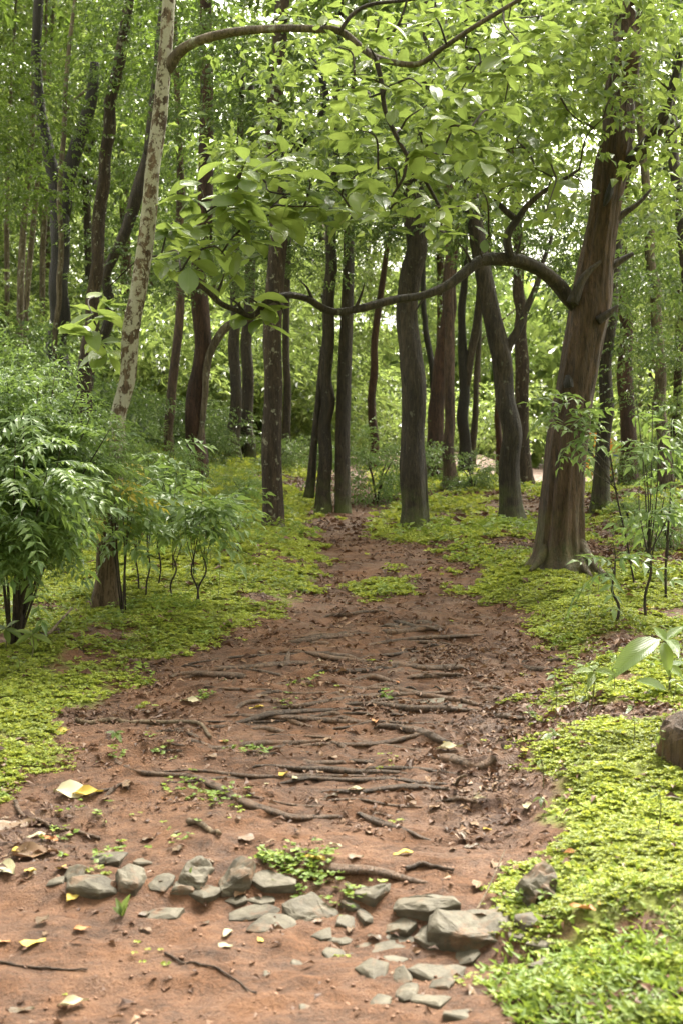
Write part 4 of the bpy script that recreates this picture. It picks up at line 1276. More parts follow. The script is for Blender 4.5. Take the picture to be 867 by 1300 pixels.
rng = np.random.default_rng(405)
x, y = scatter(9000, 3.6, 9, rng)
e, _ = edge_dist(x, y); k_ = (e < 0.12) & (fbm(x * 3, y * 3, 93, 3) > 0.42); x, y = x[k_], y[k_]
s = 0.0025 + 0.010 * rng.random(len(x)) ** 5
octa = np.array([(1, 0, 0), (0, 1, 0), (-1, 0, 0), (0, -1, 0), (0, 0, 1), (0, 0, -1)], float)
of = np.array([(0, 1, 4), (1, 2, 4), (2, 3, 4), (3, 0, 4), (1, 0, 5), (2, 1, 5), (3, 2, 5), (0, 3, 5)])
ov = octa[None] * (0.7 + 0.6 * rng.random((len(x), 6, 1))) * s[:, None, None] * np.array([1, 1, 0.6])
a = rng.uniform(0, 6.28, len(x)); ca, sa = np.cos(a)[:, None], np.sin(a)[:, None]
ov = np.stack([ov[..., 0] * ca - ov[..., 1] * sa, ov[..., 0] * sa + ov[..., 1] * ca, ov[..., 2]], -1)
ov = ov + np.column_stack([x, y, ground(x.copy(), y.copy()) + s * 0.2])[:, None, :]
M['crumb'] = simple_mat('soil_crumb', (0.10, 0.046, 0.026), (0.26, 0.145, 0.09), 30, 0.75, 0.0)
o = part('gravel', mesh_np('gravel', ov.reshape(-1, 3), (np.arange(len(x))[:, None, None] * 6 + of[None]).reshape(-1, 3), M['crumb'], True))
tag(o, 'crumbs of red soil and tiny pebbles on the bare path', 'gravel', kind='stuff')


# ------------------------------------------------------------------ stones
def stone_mesh(w, dpt, h, seed):
    """flat broken slab: a few-sided irregular outline, sloping top, chipped edges"""
    rng = np.random.default_rng(seed)
    bm = bmesh.new()
    n = int(rng.integers(5, 8))
    ang = np.linspace(0, 6.283, n, endpoint=False) + rng.uniform(-0.42, 0.42, n) + rng.uniform(0, 6.28)
    tilt = rng.uniform(-0.25, 0.25, 2)
    for k, a in enumerate(ang):
        rr = rng.uniform(0.72, 1.12)
        x_, y_ = math.cos(a) * rr, math.sin(a) * rr
        zt = 0.5 + tilt[0] * x_ + tilt[1] * y_ + rng.uniform(-0.10, 0.10)
        bm.verts.new((x_ * w / 2, y_ * dpt / 2, h * (zt - rng.uniform(0.05, 0.3))))
        q = rng.uniform(0.62, 0.9)
        bm.verts.new((x_ * w / 2 * q, y_ * dpt / 2 * q, h * zt))
        q = rng.uniform(0.8, 1.05)
        bm.verts.new((x_ * w / 2 * q, y_ * dpt / 2 * q, -h * 0.6))
    r = bmesh.ops.convex_hull(bm, input=bm.verts)
    bmesh.ops.delete(bm, geom=[g for g in r['geom_interior'] if isinstance(g, bmesh.types.BMVert)], context='VERTS')
    bmesh.ops.bevel(bm, geom=list(bm.edges), offset=min(w, h, dpt) * 0.035, segments=1, affect='EDGES', clamp_overlap=True)
    bmesh.ops.triangulate(bm, faces=bm.faces)
    for _ in range(2):
        long_ = [e for e in bm.edges if e.calc_length() > 0.022]
        if long_:
            bmesh.ops.subdivide_edges(bm, edges=long_, cuts=1)
            bmesh.ops.triangulate(bm, faces=bm.faces)
    co = np.array([v_.co[:] for v_ in bm.verts])
    k1 = (fbm(co[:, 0] * 14 + seed, co[:, 1] * 14 + co[:, 2] * 23, 7, 3) - 0.5) * 0.30 * h
    k2 = (fbm(co[:, 0] * 45 + seed, co[:, 1] * 45 + co[:, 2] * 60, 8, 3) - 0.5) * 0.13 * h
    for v_, q, q2 in zip(bm.verts, k1, k2):
        v_.co.z += q + q2
        v_.co.x *= 1 + q / max(w, 0.02) * 1.4; v_.co.y *= 1 + q2 / max(dpt, 0.02) * 3
    me = bpy.data.meshes.new('stone')
    bm.to_mesh(me); bm.free()
    me.materials.append(M['stone'])
    return me


STONES = [  # px,row centre, w, h, upright, yaw, label
    (118, 1127, 54, 32, 0.35, 'light grey wedge shaped stone, third from the left in the stone row'),
    (165, 1118, 40, 38, 0.4, 'triangular grey stone with its point up in the left half of the row'),
    (195, 1157, 66, 24, 0.15, 'flat pale stone lowest in the left half of the stone row'),
    (248, 1106, 40, 46, 0.5, 'upright pointed stone with a green sprout in front'),
    (298, 1116, 42, 46, 0.5, 'tall triangular slab standing right of the upright pointed stone'),
    (93, 1108, 30, 30, 0.4, 'leftmost grey stone of the stone row'),
    (135, 1091, 44, 18, 0.1, 'low moss tinged stone at the top of the left group'),
    (205, 1122, 30, 18, 0.2, None), (232, 1128, 30, 18, 0.2, None), (262, 1138, 36, 18, 0.2, None), (180, 1096, 26, 12, 0.1, None),
    (343, 1124, 58, 20, 0.2, 'flat stone beneath the bright clover in the middle of the row'),
    (333, 1144, 32, 14, 0.2, 'small rounded slab under the flat stone in the middle'),
    (322, 1160, 60, 18, 0.1, None), (350, 1171, 66, 22, 0.15, 'broad stained stone low in the middle of the row'),
    (398, 1153, 66, 34, 0.35, 'rough grey rock with clover above it near the centre'),
    (408, 1187, 28, 16, 0.1, None), (430, 1192, 28, 18, 0.1, None), (424, 1208, 24, 16, 0.2, None), (376, 1222, 16, 12, 0.3, None), (386, 1278, 14, 10, 0.3, None),
    (462, 1166, 22, 20, 0.3, None), (448, 1150, 26, 14, 0.2, None),
    (474, 1137, 42, 28, 0.35, 'grey stone touching the thick root right of the centre'),
    (545, 1150, 82, 36, 0.4, 'grey slab with a dark hollow under it near the right path edge'),
    (511, 1178, 42, 24, 0.25, 'small slab below the hollow slab with an orange leaf beside it'),
    (607, 1182, 108, 46, 0.35, 'largest grey slab at the right end of the stone step'),
    (560, 1186, 60, 30, 0.2, None),
    (488, 1202, 120, 18, 0.1, 'long narrow flat stone across the right half of the step'),
    (477, 1230, 40, 28, 0.3, 'pale five sided stone below the long narrow one'),
    (556, 1231, 68, 26, 0.25, 'flat grey slab below the largest slab'),
    (511, 1243, 24, 18, 0.25, None), (517, 1261, 32, 26, 0.3, 'blocky stone in the lowest cluster beside the grass'),
    (482, 1268, 26, 18, 0.05, None), (548, 1268, 42, 22, 0.2, None), (585, 1288, 46, 18, 0.2, 'lowest stone of the step at the edge of the grass'),
    (676, 1171, 34, 22, 0.25, None), (690, 1200, 48, 16, 0.15, None), (697, 1226, 42, 22, 0.1, None), (500, 1217, 34, 8, 0.1, None), (560, 1252, 30, 14, 0.1, None),
    (440, 1170, 26, 14, 0.15, None), (300, 1145, 26, 12, 0.1, None), (592, 1215, 40, 20, 0.1, None), (640, 1160, 30, 14, 0.2, None),
    (549, 888, 32, 14, 0.1, 'lone pale flat stone in the upper middle of the path'),
    (587, 897, 16, 8, 0.2, None), (340, 1236, 12, 8, 0.2, None), (70, 1118, 20, 14, 0.2, None), (660, 1186, 24, 14, .2, None),
]
for k, (px, row, w, h, upr, lab) in enumerate(STONES):
    b = hit(px, row + h * 0.38)
    s = b[1] / F
    W_ = w * s * 1.32
    thick = h * s * (0.52 + 0.7 * upr)
    deep = max(h * s * (1 - upr) * 2.8, W_ * 0.55)
    o = part('stone', stone_mesh(W_, deep, thick, 500 + k))
    o.location = (b[0], b[1] + deep * 0.28, gz(b[0], b[1] + deep * 0.2) - thick * (0.20 - 0.12 * upr))
    o.rotation_euler = (R(6 + 24 * upr + random.uniform(-6, 6)), R(random.uniform(-9, 9)), R(random.uniform(-20, 20)))
    tag(o, lab or 'small grey stone %s' % ('wedged in the left half of the stone row' if px < 300 else 'near the central rough rock' if px < 470 else 'in the lowest cluster by the grass' if row > 1210 else 'tucked beside the largest grey slab' if row > 1000 else 'lying beside the lone flat stone'), 'stone', 'grey stones of the path step' if lab else 'small grey stones on the path')
bb = hit(683, 1145)
o = part('boulder', stone_mesh(0.19, 0.16, 0.19, 652))
o.location = (bb[0], bb[1] + 0.06, bb[2] - 0.015); o.rotation_euler = (R(34), R(-12), R(25))
tag(o, 'upright grey boulder half sunk in the ground cover on the right bank', 'boulder')
bb = hit(862, 975)
o = part('stump', stone_mesh(0.36, 0.26, 0.24, 627))
o.data.materials.clear(); o.data.materials.append(M['root'])
o.location = (bb[0] + 0.05, bb[1] + 0.05, bb[2] + 0.08); o.rotation_euler = (R(8), R(-10), R(35))
tag(o, 'dark broken lump of old wood at the right frame edge', 'stump')


# ------------------------------------------------------------------ big leaf mesh, fallen leaves
def leaf_mesh(name, L, W, mat, curl, cup, seed, shape='obovate', rows=7, wave=0.0):
    rng = np.random.default_rng(seed)
    t = np.linspace(0, 1, rows + 1)
    if shape == 'obovate':
        w = np.sin(np.pi * np.clip(t, 0, 1) ** 1.25) ** 0.75
    else:
        w = np.sin(np.pi * t ** 0.8) ** 0.9
    w = np.maximum(w, 0.03)
    v, f = [], []
    for i, tt in enumerate(t):
        for j, s in enumerate((-1, -0.5, 0, 0.5, 1)):
            x = tt * L; y = s * w[i] * W / 2
            z = -curl * L * tt ** 2 + cup * W * abs(s) ** 1.5 * w[i] + wave * W * math.sin(tt * 9 + s * 2 + seed) * abs(s)
            v.append((x, y, z + rng.normal(0, 0.01 * W)))
    for i in range(rows):
        for j in range(4):
            a = i * 5 + j
            f.append((a, a + 5, a + 6, a + 1))
    return mesh_np(name, np.array(v), np.array(f), mat)


BIG = [leaf_mesh('leaf', 1.0, 0.58, M['leaf_big'], c, q, s) for c, q, s in [(0.10, 0.10, 1), (0.28, 0.16, 2), (0.45, 0.12, 3), (0.05, 0.22, 4), (0.35, -0.06, 5)]]
M_f = {
    'brown': leaf_mat('fallen_brown_leaf', [(0.0, (0.06, 0.028, 0.018)), (0.6, (0.15, 0.075, 0.042)), (1.0, (0.24, 0.14, 0.085))], trans=(0.2, 0.1, 0.05), tmix=0.1, rough=0.45, veins=True),
    'yellow': leaf_mat('fallen_yellow_leaf', [(0.0, (0.50, 0.33, 0.04)), (1.0, (0.62, 0.45, 0.10))], trans=(0.5, 0.4, 0.05), tmix=0.15, rough=0.5, veins=True),
    'pale': leaf_mat('fallen_pale_leaf', [(0.0, (0.33, 0.29, 0.17)), (1.0, (0.42, 0.36, 0.24))], trans=(0.4, 0.35, 0.15), tmix=0.1, rough=0.5, veins=True),
    'orange': leaf_mat('fallen_orange_leaf', [(0.0, (0.48, 0.17, 0.05)), (1.0, (0.42, 0.20, 0.08))], trans=(0.4, 0.2, 0.05), tmix=0.1, rough=0.5, veins=True),
}
FALL = {c: [leaf_mesh('fallen_leaf', 1.0, 0.5, m_, cu, q, s, 'oval', 6, 0.12) for cu, q, s in [(0.05, 0.16, 1), (-0.10, 0.25, 2), (0.12, 0.1, 3), (-0.06, -0.12, 4)]] for c, m_ in M_f.items()}


def fallen(px, row, wpx, colr, lab, group, yaw=None, tiltx=None, rnd=random):
    b = hit(px, row)
    s = wpx / F * b[1]
    o = part('fallen_leaf', rnd.choice(FALL[colr]))
    o.scale = (s, s * rnd.uniform(0.85, 1.25), s)
    yw = R(yaw) if yaw is not None else rnd.uniform(0, 6.28)
    o.rotation_euler = (rnd.uniform(-0.25, 0.25) if tiltx is None else R(tiltx * 0.8), rnd.uniform(-0.08, 0.08), yw)
    o.location = (b[0] - math.cos(yw) * s * 0.5, b[1] - math.sin(yw) * s * 0.5, b[2] + 0.006 + s * 0.02)
    tag(o, lab, 'leaf', group)


for a in [(100, 1006, 62, 'pale', 'large curled pale leaf with a yellow edge on the left bank', 10, 25), (112, 1010, 40, 'yellow', 'yellow leaf half under the large curled pale leaf', 0, 20),
          (42, 1090, 62, 'brown', 'large curled brown leaf at the lower left', 15, 20), (26, 1082, 24, 'yellow', 'small yellow leaf on the large curled brown leaf', 40, 20),
          (94, 1281, 40, 'pale', 'pale leaf near the bottom edge on bare soil', 10, 5), (26, 1284, 36, 'brown', 'dull leaf pressed into the soil near the bottom left corner', 5, 0),
          (287, 1202, 24, 'pale', 'small pale yellow oval leaf below the stones', -35, 5), (42, 1199, 34, 'yellow', 'narrow yellow leaf on bare soil at the lower left', 5, 0),
          (80, 931, 20, 'yellow', 'orange yellow leaf among the moss at the left', 20, 20), (570, 954, 34, 'pale', 'pale yellow leaf between the two thick dark roots', -5, 10),
          (452, 1004, 22, 'pale', 'pale leaf on the smooth bare middle of the path', 0, 0), (105, 1181, 24, 'orange', 'reddish leaf on bare soil below the stones', 30, 5),
          (502, 1163, 16, 'orange', 'orange leaf stuck against the hollow slab', 80, 50), (600, 1262, 40, 'brown', 'brown leaf leaning on the lowest stones by the grass', 75, 50),
          (243, 893, 30, 'pale', 'cream leaf lying on the left roots', -15, 10), (15, 1050, 60, 'brown', 'dark curled leaf at the left frame edge', 10, 30), (8, 1105, 40, 'pale', 'dry pale leaf cut by the left frame edge', -50, 30),
          (710, 930, 18, 'orange', 'pale orange leaf on the right bank', 10, 10), (648, 935, 30, 'brown', 'brown leaf standing up at the end of the thick dark root', 80, 50), (590, 1065, 36, 'brown', 'dry brown leaf upright at the edge of the right bank', 85, 60),
          (665, 955, 16, 'yellow', 'yellow leaf at the right path edge beside the root ends', 60, 40), (196, 665, 18, 'yellow', 'yellow leaf under the saplings at the left', 0, 30)]:
    fallen(a[0], a[1], a[2], a[3], a[4], 'fallen leaves one can tell apart', a[5], a[6])
rl = random.Random(55)
n_l = 0
while n_l < 150:
    row = 700 + 500 * rl.random() ** 0.8
    px = rl.uniform(0, 867)
    h_ = hit(px, row)
    e, _ = edge_dist(np.array([h_[0]]), np.array([h_[1]]))
    if e[0] > 0.25 and rl.random() > 0.16:
        continue
    c = rl.choices(['brown', 'yellow', 'pale', 'orange'], [0.72, 0.10, 0.10, 0.08])[0]
    size = rl.uniform(0.03, 0.085) * F / h_[1]
    fallen(px, row, size, c, 'small %s fallen leaf %s, %s' % ({'orange': 'reddish'}.get(c, c), 'on the mossy bank' if e[0] > 0.25 else 'on the soil below the stones' if row > 1150 else 'on the bare soil above the stones' if row > 1000 else 'among the path roots' if row > 790 else 'on the far end of the path', 'left side' if px < 330 else 'middle' if px < 560 else 'right side'), 'small fallen %s leaves' % c, rnd=rl)
    n_l += 1

# sticks and twigs
for pts, w, mkk, lab in [
        ([(96, 917), (150, 917), (200, 920), (252, 922), (268, 940)], 7, 'stick', 'long pale stick lying across the left path edge'),
        ([(240, 1046), (262, 1056), (280, 1064)], 9, 'stick', 'short broken pale stick on the soil above the stones'),
        ([(0, 1224), (45, 1230), (80, 1234), (112, 1234)], 4, 'root_dark', 'thin dark twig at the lower left frame edge'),
        ([(210, 1212), (260, 1228), (295, 1243), (326, 1262)], 3.5, 'root_dark', 'thin curved twig on the bare soil below the stones'),
        ([(20, 1020), (28, 1036), (60, 1050), (100, 1060), (128, 1068)], 6, 'root', 'bent brown twig below the large pale leaf'),
        ([(36, 822), (60, 812), (78, 798), (92, 784)], 5, 'stick', 'bare pale stick rising out of the moss at the left'),
        ([(46, 800), (80, 812), (108, 830)], 3, 'twig', 'thin dark twig crossing the bare pale stick'),
        ([(578, 1000), (583, 1020), (590, 1042)], 5, 'stick', 'pale upright twig stub at the right path edge'),
        ([(598, 1168), (618, 1140), (640, 1100)], 3, 'stick', 'thin bent stalk leaning on the right bank above the largest slab'),
        ([(515, 1108), (540, 1102), (575, 1108)], 7, 'root_dark', 'dark twig lying above the hollow slab'),
        ([(540, 905), (560, 898), (590, 888)], 4, 'root_dark', 'thin twig in the leaf heap on the path'),
        ([(695, 1288), (740, 1276), (790, 1262), (850, 1268)], 7, 'root_dark', 'dark dead branch lying in the grass at the lower right'),
        ([(480, 880), (520, 874), (560, 880)], 3, 'twig', 'thin twig flat in the upper middle of the path')]:
    hp = catmull(np.array([hit(px, row) for px, row in pts]), 14)
    r0 = w / 2 / F * hp[0][1]
    hp[:, 2] = ground(hp[:, 0].copy(), hp[:, 1].copy()) + r0 * 0.9
    if 'rising' in lab or 'upright' in lab or 'leaning' in lab:
        hp[:, 2] = hp[0, 2] + np.linspace(0, 1, len(hp)) * (0.12 if 'rising' in lab else 0.10)
    org = hp[7].copy()
    v, f = tube(hp - org, r0 * np.linspace(1, 0.6, len(hp)), 24, 7, 0.15)
    o = part('stick', mesh_np('stick', v, f, M[mkk]), None, tuple(org))
    tag(o, lab, 'stick', 'sticks and twigs on the ground')


# ------------------------------------------------------------------ big leaves on the two near trees
def place_leaf(parent, base, p, d, up, s, rnd):
    d = Vector(d).normalized(); up = Vector(up)
    y = up.cross(d).normalized(); z = d.cross(y)
    mrot = Matrix((d, y, z)).transposed()
    o = part('leaf', rnd.choice(BIG), parent)
    o.matrix_local = Matrix.Translation(Vector(p) - Vector(base)) @ mrot.to_4x4() @ Matrix.Diagonal((s, s * rnd.uniform(0.85, 1.15), s, 1))
    return o


def leaf_clusters(parent, base, clusters, hosts, mat, seed, smin, smax, nmin, nmax, limit=298):
    rnd = random.Random(seed)
    count = 0
    hosts = np.array(hosts)
    clusters = sorted(clusters, key=lambda q: float(np.min(np.linalg.norm((hosts - P(*q)) * np.array([1, 0.6, 1]), axis=1))))
    for (px, row, d) in clusters:
        c = P(px, row, d + rnd.uniform(-0.45, 0.45))
        i = int(np.argmin(np.linalg.norm((hosts - c) * np.array([1, 0.6, 1]), axis=1)))
        h = hosts[i]
        if np.linalg.norm(h - c) > 0.03:
            mid = (h + c) / 2 + np.array([0, 0, 0.12 * np.linalg.norm(h - c)]) + np.array([rnd.uniform(-.05, .05)] * 3)
            v, f = tube([h - base, mid - base, c - base], [0.008, 0.006, 0.0035], 12, 5, 0.1)
            part('twig', mesh_np('twig', v, f, mat), parent)
            hosts = np.vstack([hosts, mid, (mid + c) / 2, c])
        n_ = rnd.randint(nmin, nmax)
        a0 = rnd.uniform(0, 6.28)
        for q in range(n_):
            if count >= limit:
                return count
            a = a0 + q * 2.4
            el = rnd.uniform(-0.55, 0.45)
            dr = (math.cos(a) * math.cos(el), math.sin(a) * math.cos(el), math.sin(el))
            up = (rnd.gauss(0, 0.3), rnd.gauss(0, 0.3) - 0.15, 1)
            pp = np.array(c) + np.array([rnd.gauss(0, 0.03), rnd.gauss(0, 0.03), -0.035 * (q // 2) + rnd.gauss(0, 0.02)])
            place_leaf(parent, base, pp, dr, up, rnd.uniform(smin, smax), rnd)
            count += 1
    return count


def dense(pts, k=6):
    pts = np.array(pts)
    return list(catmull(pts, len(pts) * k))


host1 = dense(arc1)[20:] + dense(arc2) + dense(arc3) + dense(arc4) + dense(arc5)
cl1 = [(px, row, d1 - 0.7) for px, row in [
    (450, 95), (470, 120), (505, 105), (535, 110), (560, 90), (590, 60), (615, 30), (645, 25), (585, 115), (610, 95), (530, 165), (500, 175), (545, 195), (520, 250), (550, 260), (480, 215), (455, 165),
    (640, 80), (660, 55), (430, 60), (475, 25), (520, 30), (550, 20), (570, 160), (585, 200), (560, 290), (590, 260), (495, 265), (620, 140), (470, 60), (690, 20), (410, 15), (640, 130), (605, 170), (540, 135), (445, 120)]]
n1 = leaf_clusters(T1, b1, cl1, host1, M['twig'], 5, 0.09, 0.19, 6, 10)
host9 = dense(limb9)[12:] + dense(up9) + dense(up9b) + dense(fork9)
cl9 = [(px, row, d9 - 1.3) for px, row in [
    (225, 280), (205, 325), (212, 290), (250, 232), (262, 270), (290, 262), (313, 205), (300, 240), (338, 232), (330, 205), (362, 195), (385, 225), (405, 262), (352, 260), (425, 240), (445, 265), (455, 220), (310, 300), (240, 320), (270, 300),
    (128, 375), (118, 400), (135, 430), (318, 378), (332, 390), (290, 330), (375, 250), (340, 275)]]
cl9 += [(px, row, d9 - 0.6) for px, row in [(640, 190), (660, 170), (690, 190), (680, 215), (720, 140), (745, 105), (765, 150), (795, 105), (825, 95), (850, 115), (862, 160), (840, 190), (700, 120), (610, 240), (650, 235), (705, 225), (740, 240), (840, 60), (860, 40), (620, 300), (690, 275), (770, 60)]]
n9 = leaf_clusters(T9, b9, cl9[:28], host9, M['twig'], 6, 0.14, 0.25, 7, 11, 240)
n9 += leaf_clusters(T9, b9, cl9[28:], host9, M['twig'], 16, 0.12, 0.20, 2, 3, 58)


# ------------------------------------------------------------------ fronds, near shrub and saplings
def frond_mesh(L, k, lw, ll, mat, seed, droop=0.3):
    rng = np.random.default_rng(seed)
    t = np.linspace(0.12, 0.95, k)
    ax = np.column_stack([t * L, 0 * t, 0.25 * L * t - (droop + 0.25) * L * t ** 2])
    pos = np.repeat(ax, 2, 0)
    sg = np.tile([1.0, -1.0], k)
    d = np.column_stack([0.55 + 0 * sg, sg * 0.85, -0.25 + 0 * sg]) + rng.normal(0, 0.12, (2 * k, 3))
    sc = np.repeat(np.sin(np.pi * (0.15 + 0.75 * t)) ** 0.6, 2)
    v1, f1 = leaves(pos, d, np.array([0, 0, 1.0]) + 0.2 * rng.normal(size=(2 * k, 3)), ll * sc, lw * sc, True, 0.2, 0.2)
    v3, f3 = leaves(ax[-1:], np.array([[1.0, 0, -0.4]]), np.array([[0, 0, 1.0]]), np.array([ll]), np.array([lw]), True, 0.2, 0.2)
    tt = np.linspace(0, 0.95, 6)
    axf = np.column_stack([tt * L, 0 * tt, 0.25 * L * tt - (droop + 0.25) * L * tt ** 2])
    v2, f2 = tube(axf, np.linspace(0.004, 0.0015, 6), 7, 4, 0.0)
    v, f = joinv([(v1, [f1]), (v3, [f3]), (v2, f2)])
    return mesh_np('frond', v, f, mat, False)


FR = [frond_mesh(0.36, 8, 0.034, 0.10, M['leaf_frond'], 700 + q, 0.25 + 0.1 * q) for q in range(4)]
FRS = [frond_mesh(0.24, 5, 0.036, 0.095, M['leaf_frond'], 720 + q, 0.25 + 0.1 * q) for q in range(4)]
FRY = [frond_mesh(0.18, 5, 0.026, 0.07, M['leaf_yellow'], 740 + q, 0.3) for q in range(2)]


def put_frond(parent, p, yaw, pitch, roll, s, meshes, rnd):
    o = part('frond', rnd.choice(meshes), parent)
    o.location = p; o.rotation_euler = (roll, pitch, yaw); o.scale = (s, s, s)
    return o


def shrub(name, label, base, branches, nfr, meshes, seed, rad=0.012, scale=(0.8, 1.25), group=None, mat='twig', cat='shrub', yellow=0, fork=0.0, umin=0.38):
    """branches: list of end offsets relative to base"""
    rnd = random.Random(seed)
    t = thing(name, label, cat, tuple(base), group)
    paths = []
    trunk_top = None
    for e in branches:
        e = np.array(e, float)
        m1 = e * 0.45 + np.array([rnd.uniform(-.05, .05), rnd.uniform(-.05, .05), 0.12 * np.linalg.norm(e)])
        s0 = np.array([rnd.uniform(-.04, .04), rnd.uniform(-.04, .04), -0.04])
        if fork and trunk_top is None:
            trunk_top = e * fork * np.array([0.5, 0.5, 1.0])
            v, f = tube([np.array([0, 0, -0.05]), trunk_top * 0.3 + np.array([rnd.uniform(-.03, .03), 0, 0]), trunk_top * 0.65 + np.array([rnd.uniform(-.03, .03), 0, 0]), trunk_top], [rad * 1.3, rad * 1.15, rad * 1.05, rad], 16, 7, 0.1)
            part('stem', mesh_np('stem', v, f, M[mat]), t)
        if fork:
            s0 = trunk_top * rnd.uniform(0.62, 1.0)
            m1 = (s0 + e) / 2 + np.array([rnd.uniform(-.04, .04), rnd.uniform(-.04, .04), 0.03])
        v, f = tube([s0, m1, e], [rad * (0.6 if fork else 1), rad * (0.45 if fork else 0.75), rad * 0.25], 16, 6, 0.12, seed=seed % 50)
        part('stem', mesh_np('stem', v, f, M[mat]), t)
        paths.append(catmull(np.array([s0, m1, e]), 20))
    for q in range(nfr):
        pth = rnd.choice(paths)
        u = rnd.uniform(umin, 1.0) ** 0.7
        p = pth[min(19, int(u * 19))] + np.array([rnd.gauss(0, 0.03)] * 3)
        put_frond(t, p, rnd.uniform(0, 6.28), rnd.uniform(-0.5, 0.45), rnd.gauss(0, 0.35), rnd.uniform(*scale), meshes if q >= yellow else FRY, rnd)
    return t


ds = 8.4
bs = P(20, 775, ds); bs[2] = gz(bs[0], bs[1])
br = []
rs = random.Random(91)
for px, row, dy in [(10, 485, 0), (70, 478, 0.1), (100, 500, 0.0), (30, 470, 0.2), (50, 490, -0.3), (30, 520, -0.6), (85, 515, 0.2), (115, 530, -0.2), (140, 545, -0.3), (80, 560, -0.7), (100, 590, -0.6), (20, 560, -0.8), (60, 600, -0.9), (-30, 500, -0.2), (-40, 560, -0.5),
                    (95, 630, -0.5), (125, 580, -0.1), (30, 640, -0.9), (-20, 640, -0.7), (0, 600, 0.3), (60, 540, 0.5), (40, 580, 0.6)]:
    br.append(P(px, row, ds + dy) - bs)
S1 = shrub('large_shrub', 'large dense glossy leaved shrub filling the left edge in front of the pale tree', bs, br, 296, FR, 17, rad=0.009, scale=(0.7, 1.15))
for px, row, dy, sc in [(30, 590, 0.15, 0.45), (-20, 560, 0.1, 0.5), (15, 650, -0.1, 0.36), (50, 530, 0.1, 0.4), (90, 560, 0.15, 0.34), (70, 610, 0.2, 0.34), (0, 500, 0.2, 0.36), (25, 700, -0.5, 0.27), (60, 670, -0.3, 0.26), (-15, 690, -0.4, 0.28)]:
    o = part('foliage', CR['bush_frond'][0], S1, kind='stuff')
    o.location = P(px, row, ds + dy) - bs; o.scale = (sc, sc, sc); o.rotation_euler = (0, 0, random.uniform(0, 6))
# yellowing stem leaves beside the pale trunk
b_ = P(160, 770, 9.2); b_[2] = gz(b_[0], b_[1])
shrub('yellowing_shrub', 'slender shrub with yellow turning leaves beside the pale trunk', b_, [P(px, row, 9.2) - b_ for px, row in [(142, 550), (165, 610), (172, 640), (150, 580), (140, 600)]], 44, FRS, 19, rad=0.006, yellow=14)

for k, (px, row, tops, lab) in enumerate([
        (177, 752, [(165, 620), (190, 600), (180, 640), (200, 650)], 'leafy sapling with a double stem, first right of the pale trunk'),
        (186, 758, [(196, 640), (210, 620), (176, 600)], 'leafy sapling standing close beside the double stemmed one'),
        (221, 760, [(215, 650), (232, 640), (246, 620), (225, 600)], 'leafy sapling in the middle of the sapling group'),
        (246, 772, [(250, 640), (258, 610), (236, 660), (262, 650)], 'sapling with a straight dark stem nearest to the path moss'),
        (256, 768, [(270, 640), (285, 630), (262, 670)], 'thin sapling right beside the straight dark stemmed one'),
        (200, 745, [(206, 580), (220, 560), (190, 570)], 'taller sapling behind the sapling group'),
        (300, 705, [(292, 630), (305, 620), (280, 640), (315, 650)], 'bushy sapling farther back towards the speckled tree')]):
    b_ = hit(px, row)
    shrub('sapling', lab, b_, [P(x_, r_, b_[1] + random.uniform(-0.25, 0.25)) - b_ for x_, r_ in tops], 17, FRS, 800 + k, rad=0.0055, scale=(0.8, 1.5), group='saplings on the left moss', cat='sapling', fork=0.5)
for k, (px, row, tops, nfr, lab) in enumerate([
        (820, 785, [(828, 640), (815, 560), (835, 555), (812, 600), (848, 600), (828, 515), (852, 640), (806, 500)], 20, 'dark stemmed sapling with green leaf sprays at the right'),
        (780, 790, [(778, 690), (770, 720), (790, 700)], 6, 'thin leafless looking shoot left of the dark stemmed sapling'),
        (845, 760, [(850, 640), (862, 600), (835, 660), (866, 660), (870, 560), (860, 500)], 13, 'leafy sapling at the right frame edge')]):
    b_ = hit(px, row)
    shrub('sapling', lab, b_, [P(x_, r_, b_[1] + random.uniform(-0.3, 0.3)) - b_ for x_, r_ in tops], nfr, FRS, 830 + k, rad=0.008, scale=(0.8, 1.4), group='saplings on the right bank', cat='sapling', fork=0.62)
# leaf sprays in front of the big trunk, from a sapling at its foot
b_ = hit(806, 742)
shrub('sapling', 'slim sapling whose sprays cross in front of the thick reddish trunk', b_, [P(x_, r_, b_[1] - 0.35) - b_ for x_, r_ in [(712, 505), (700, 520), (722, 540), (706, 572), (745, 520), (730, 555)]], 20, FRS, 850, rad=0.006, fork=0.75, umin=0.8, group='saplings on the right bank', cat='sapling')

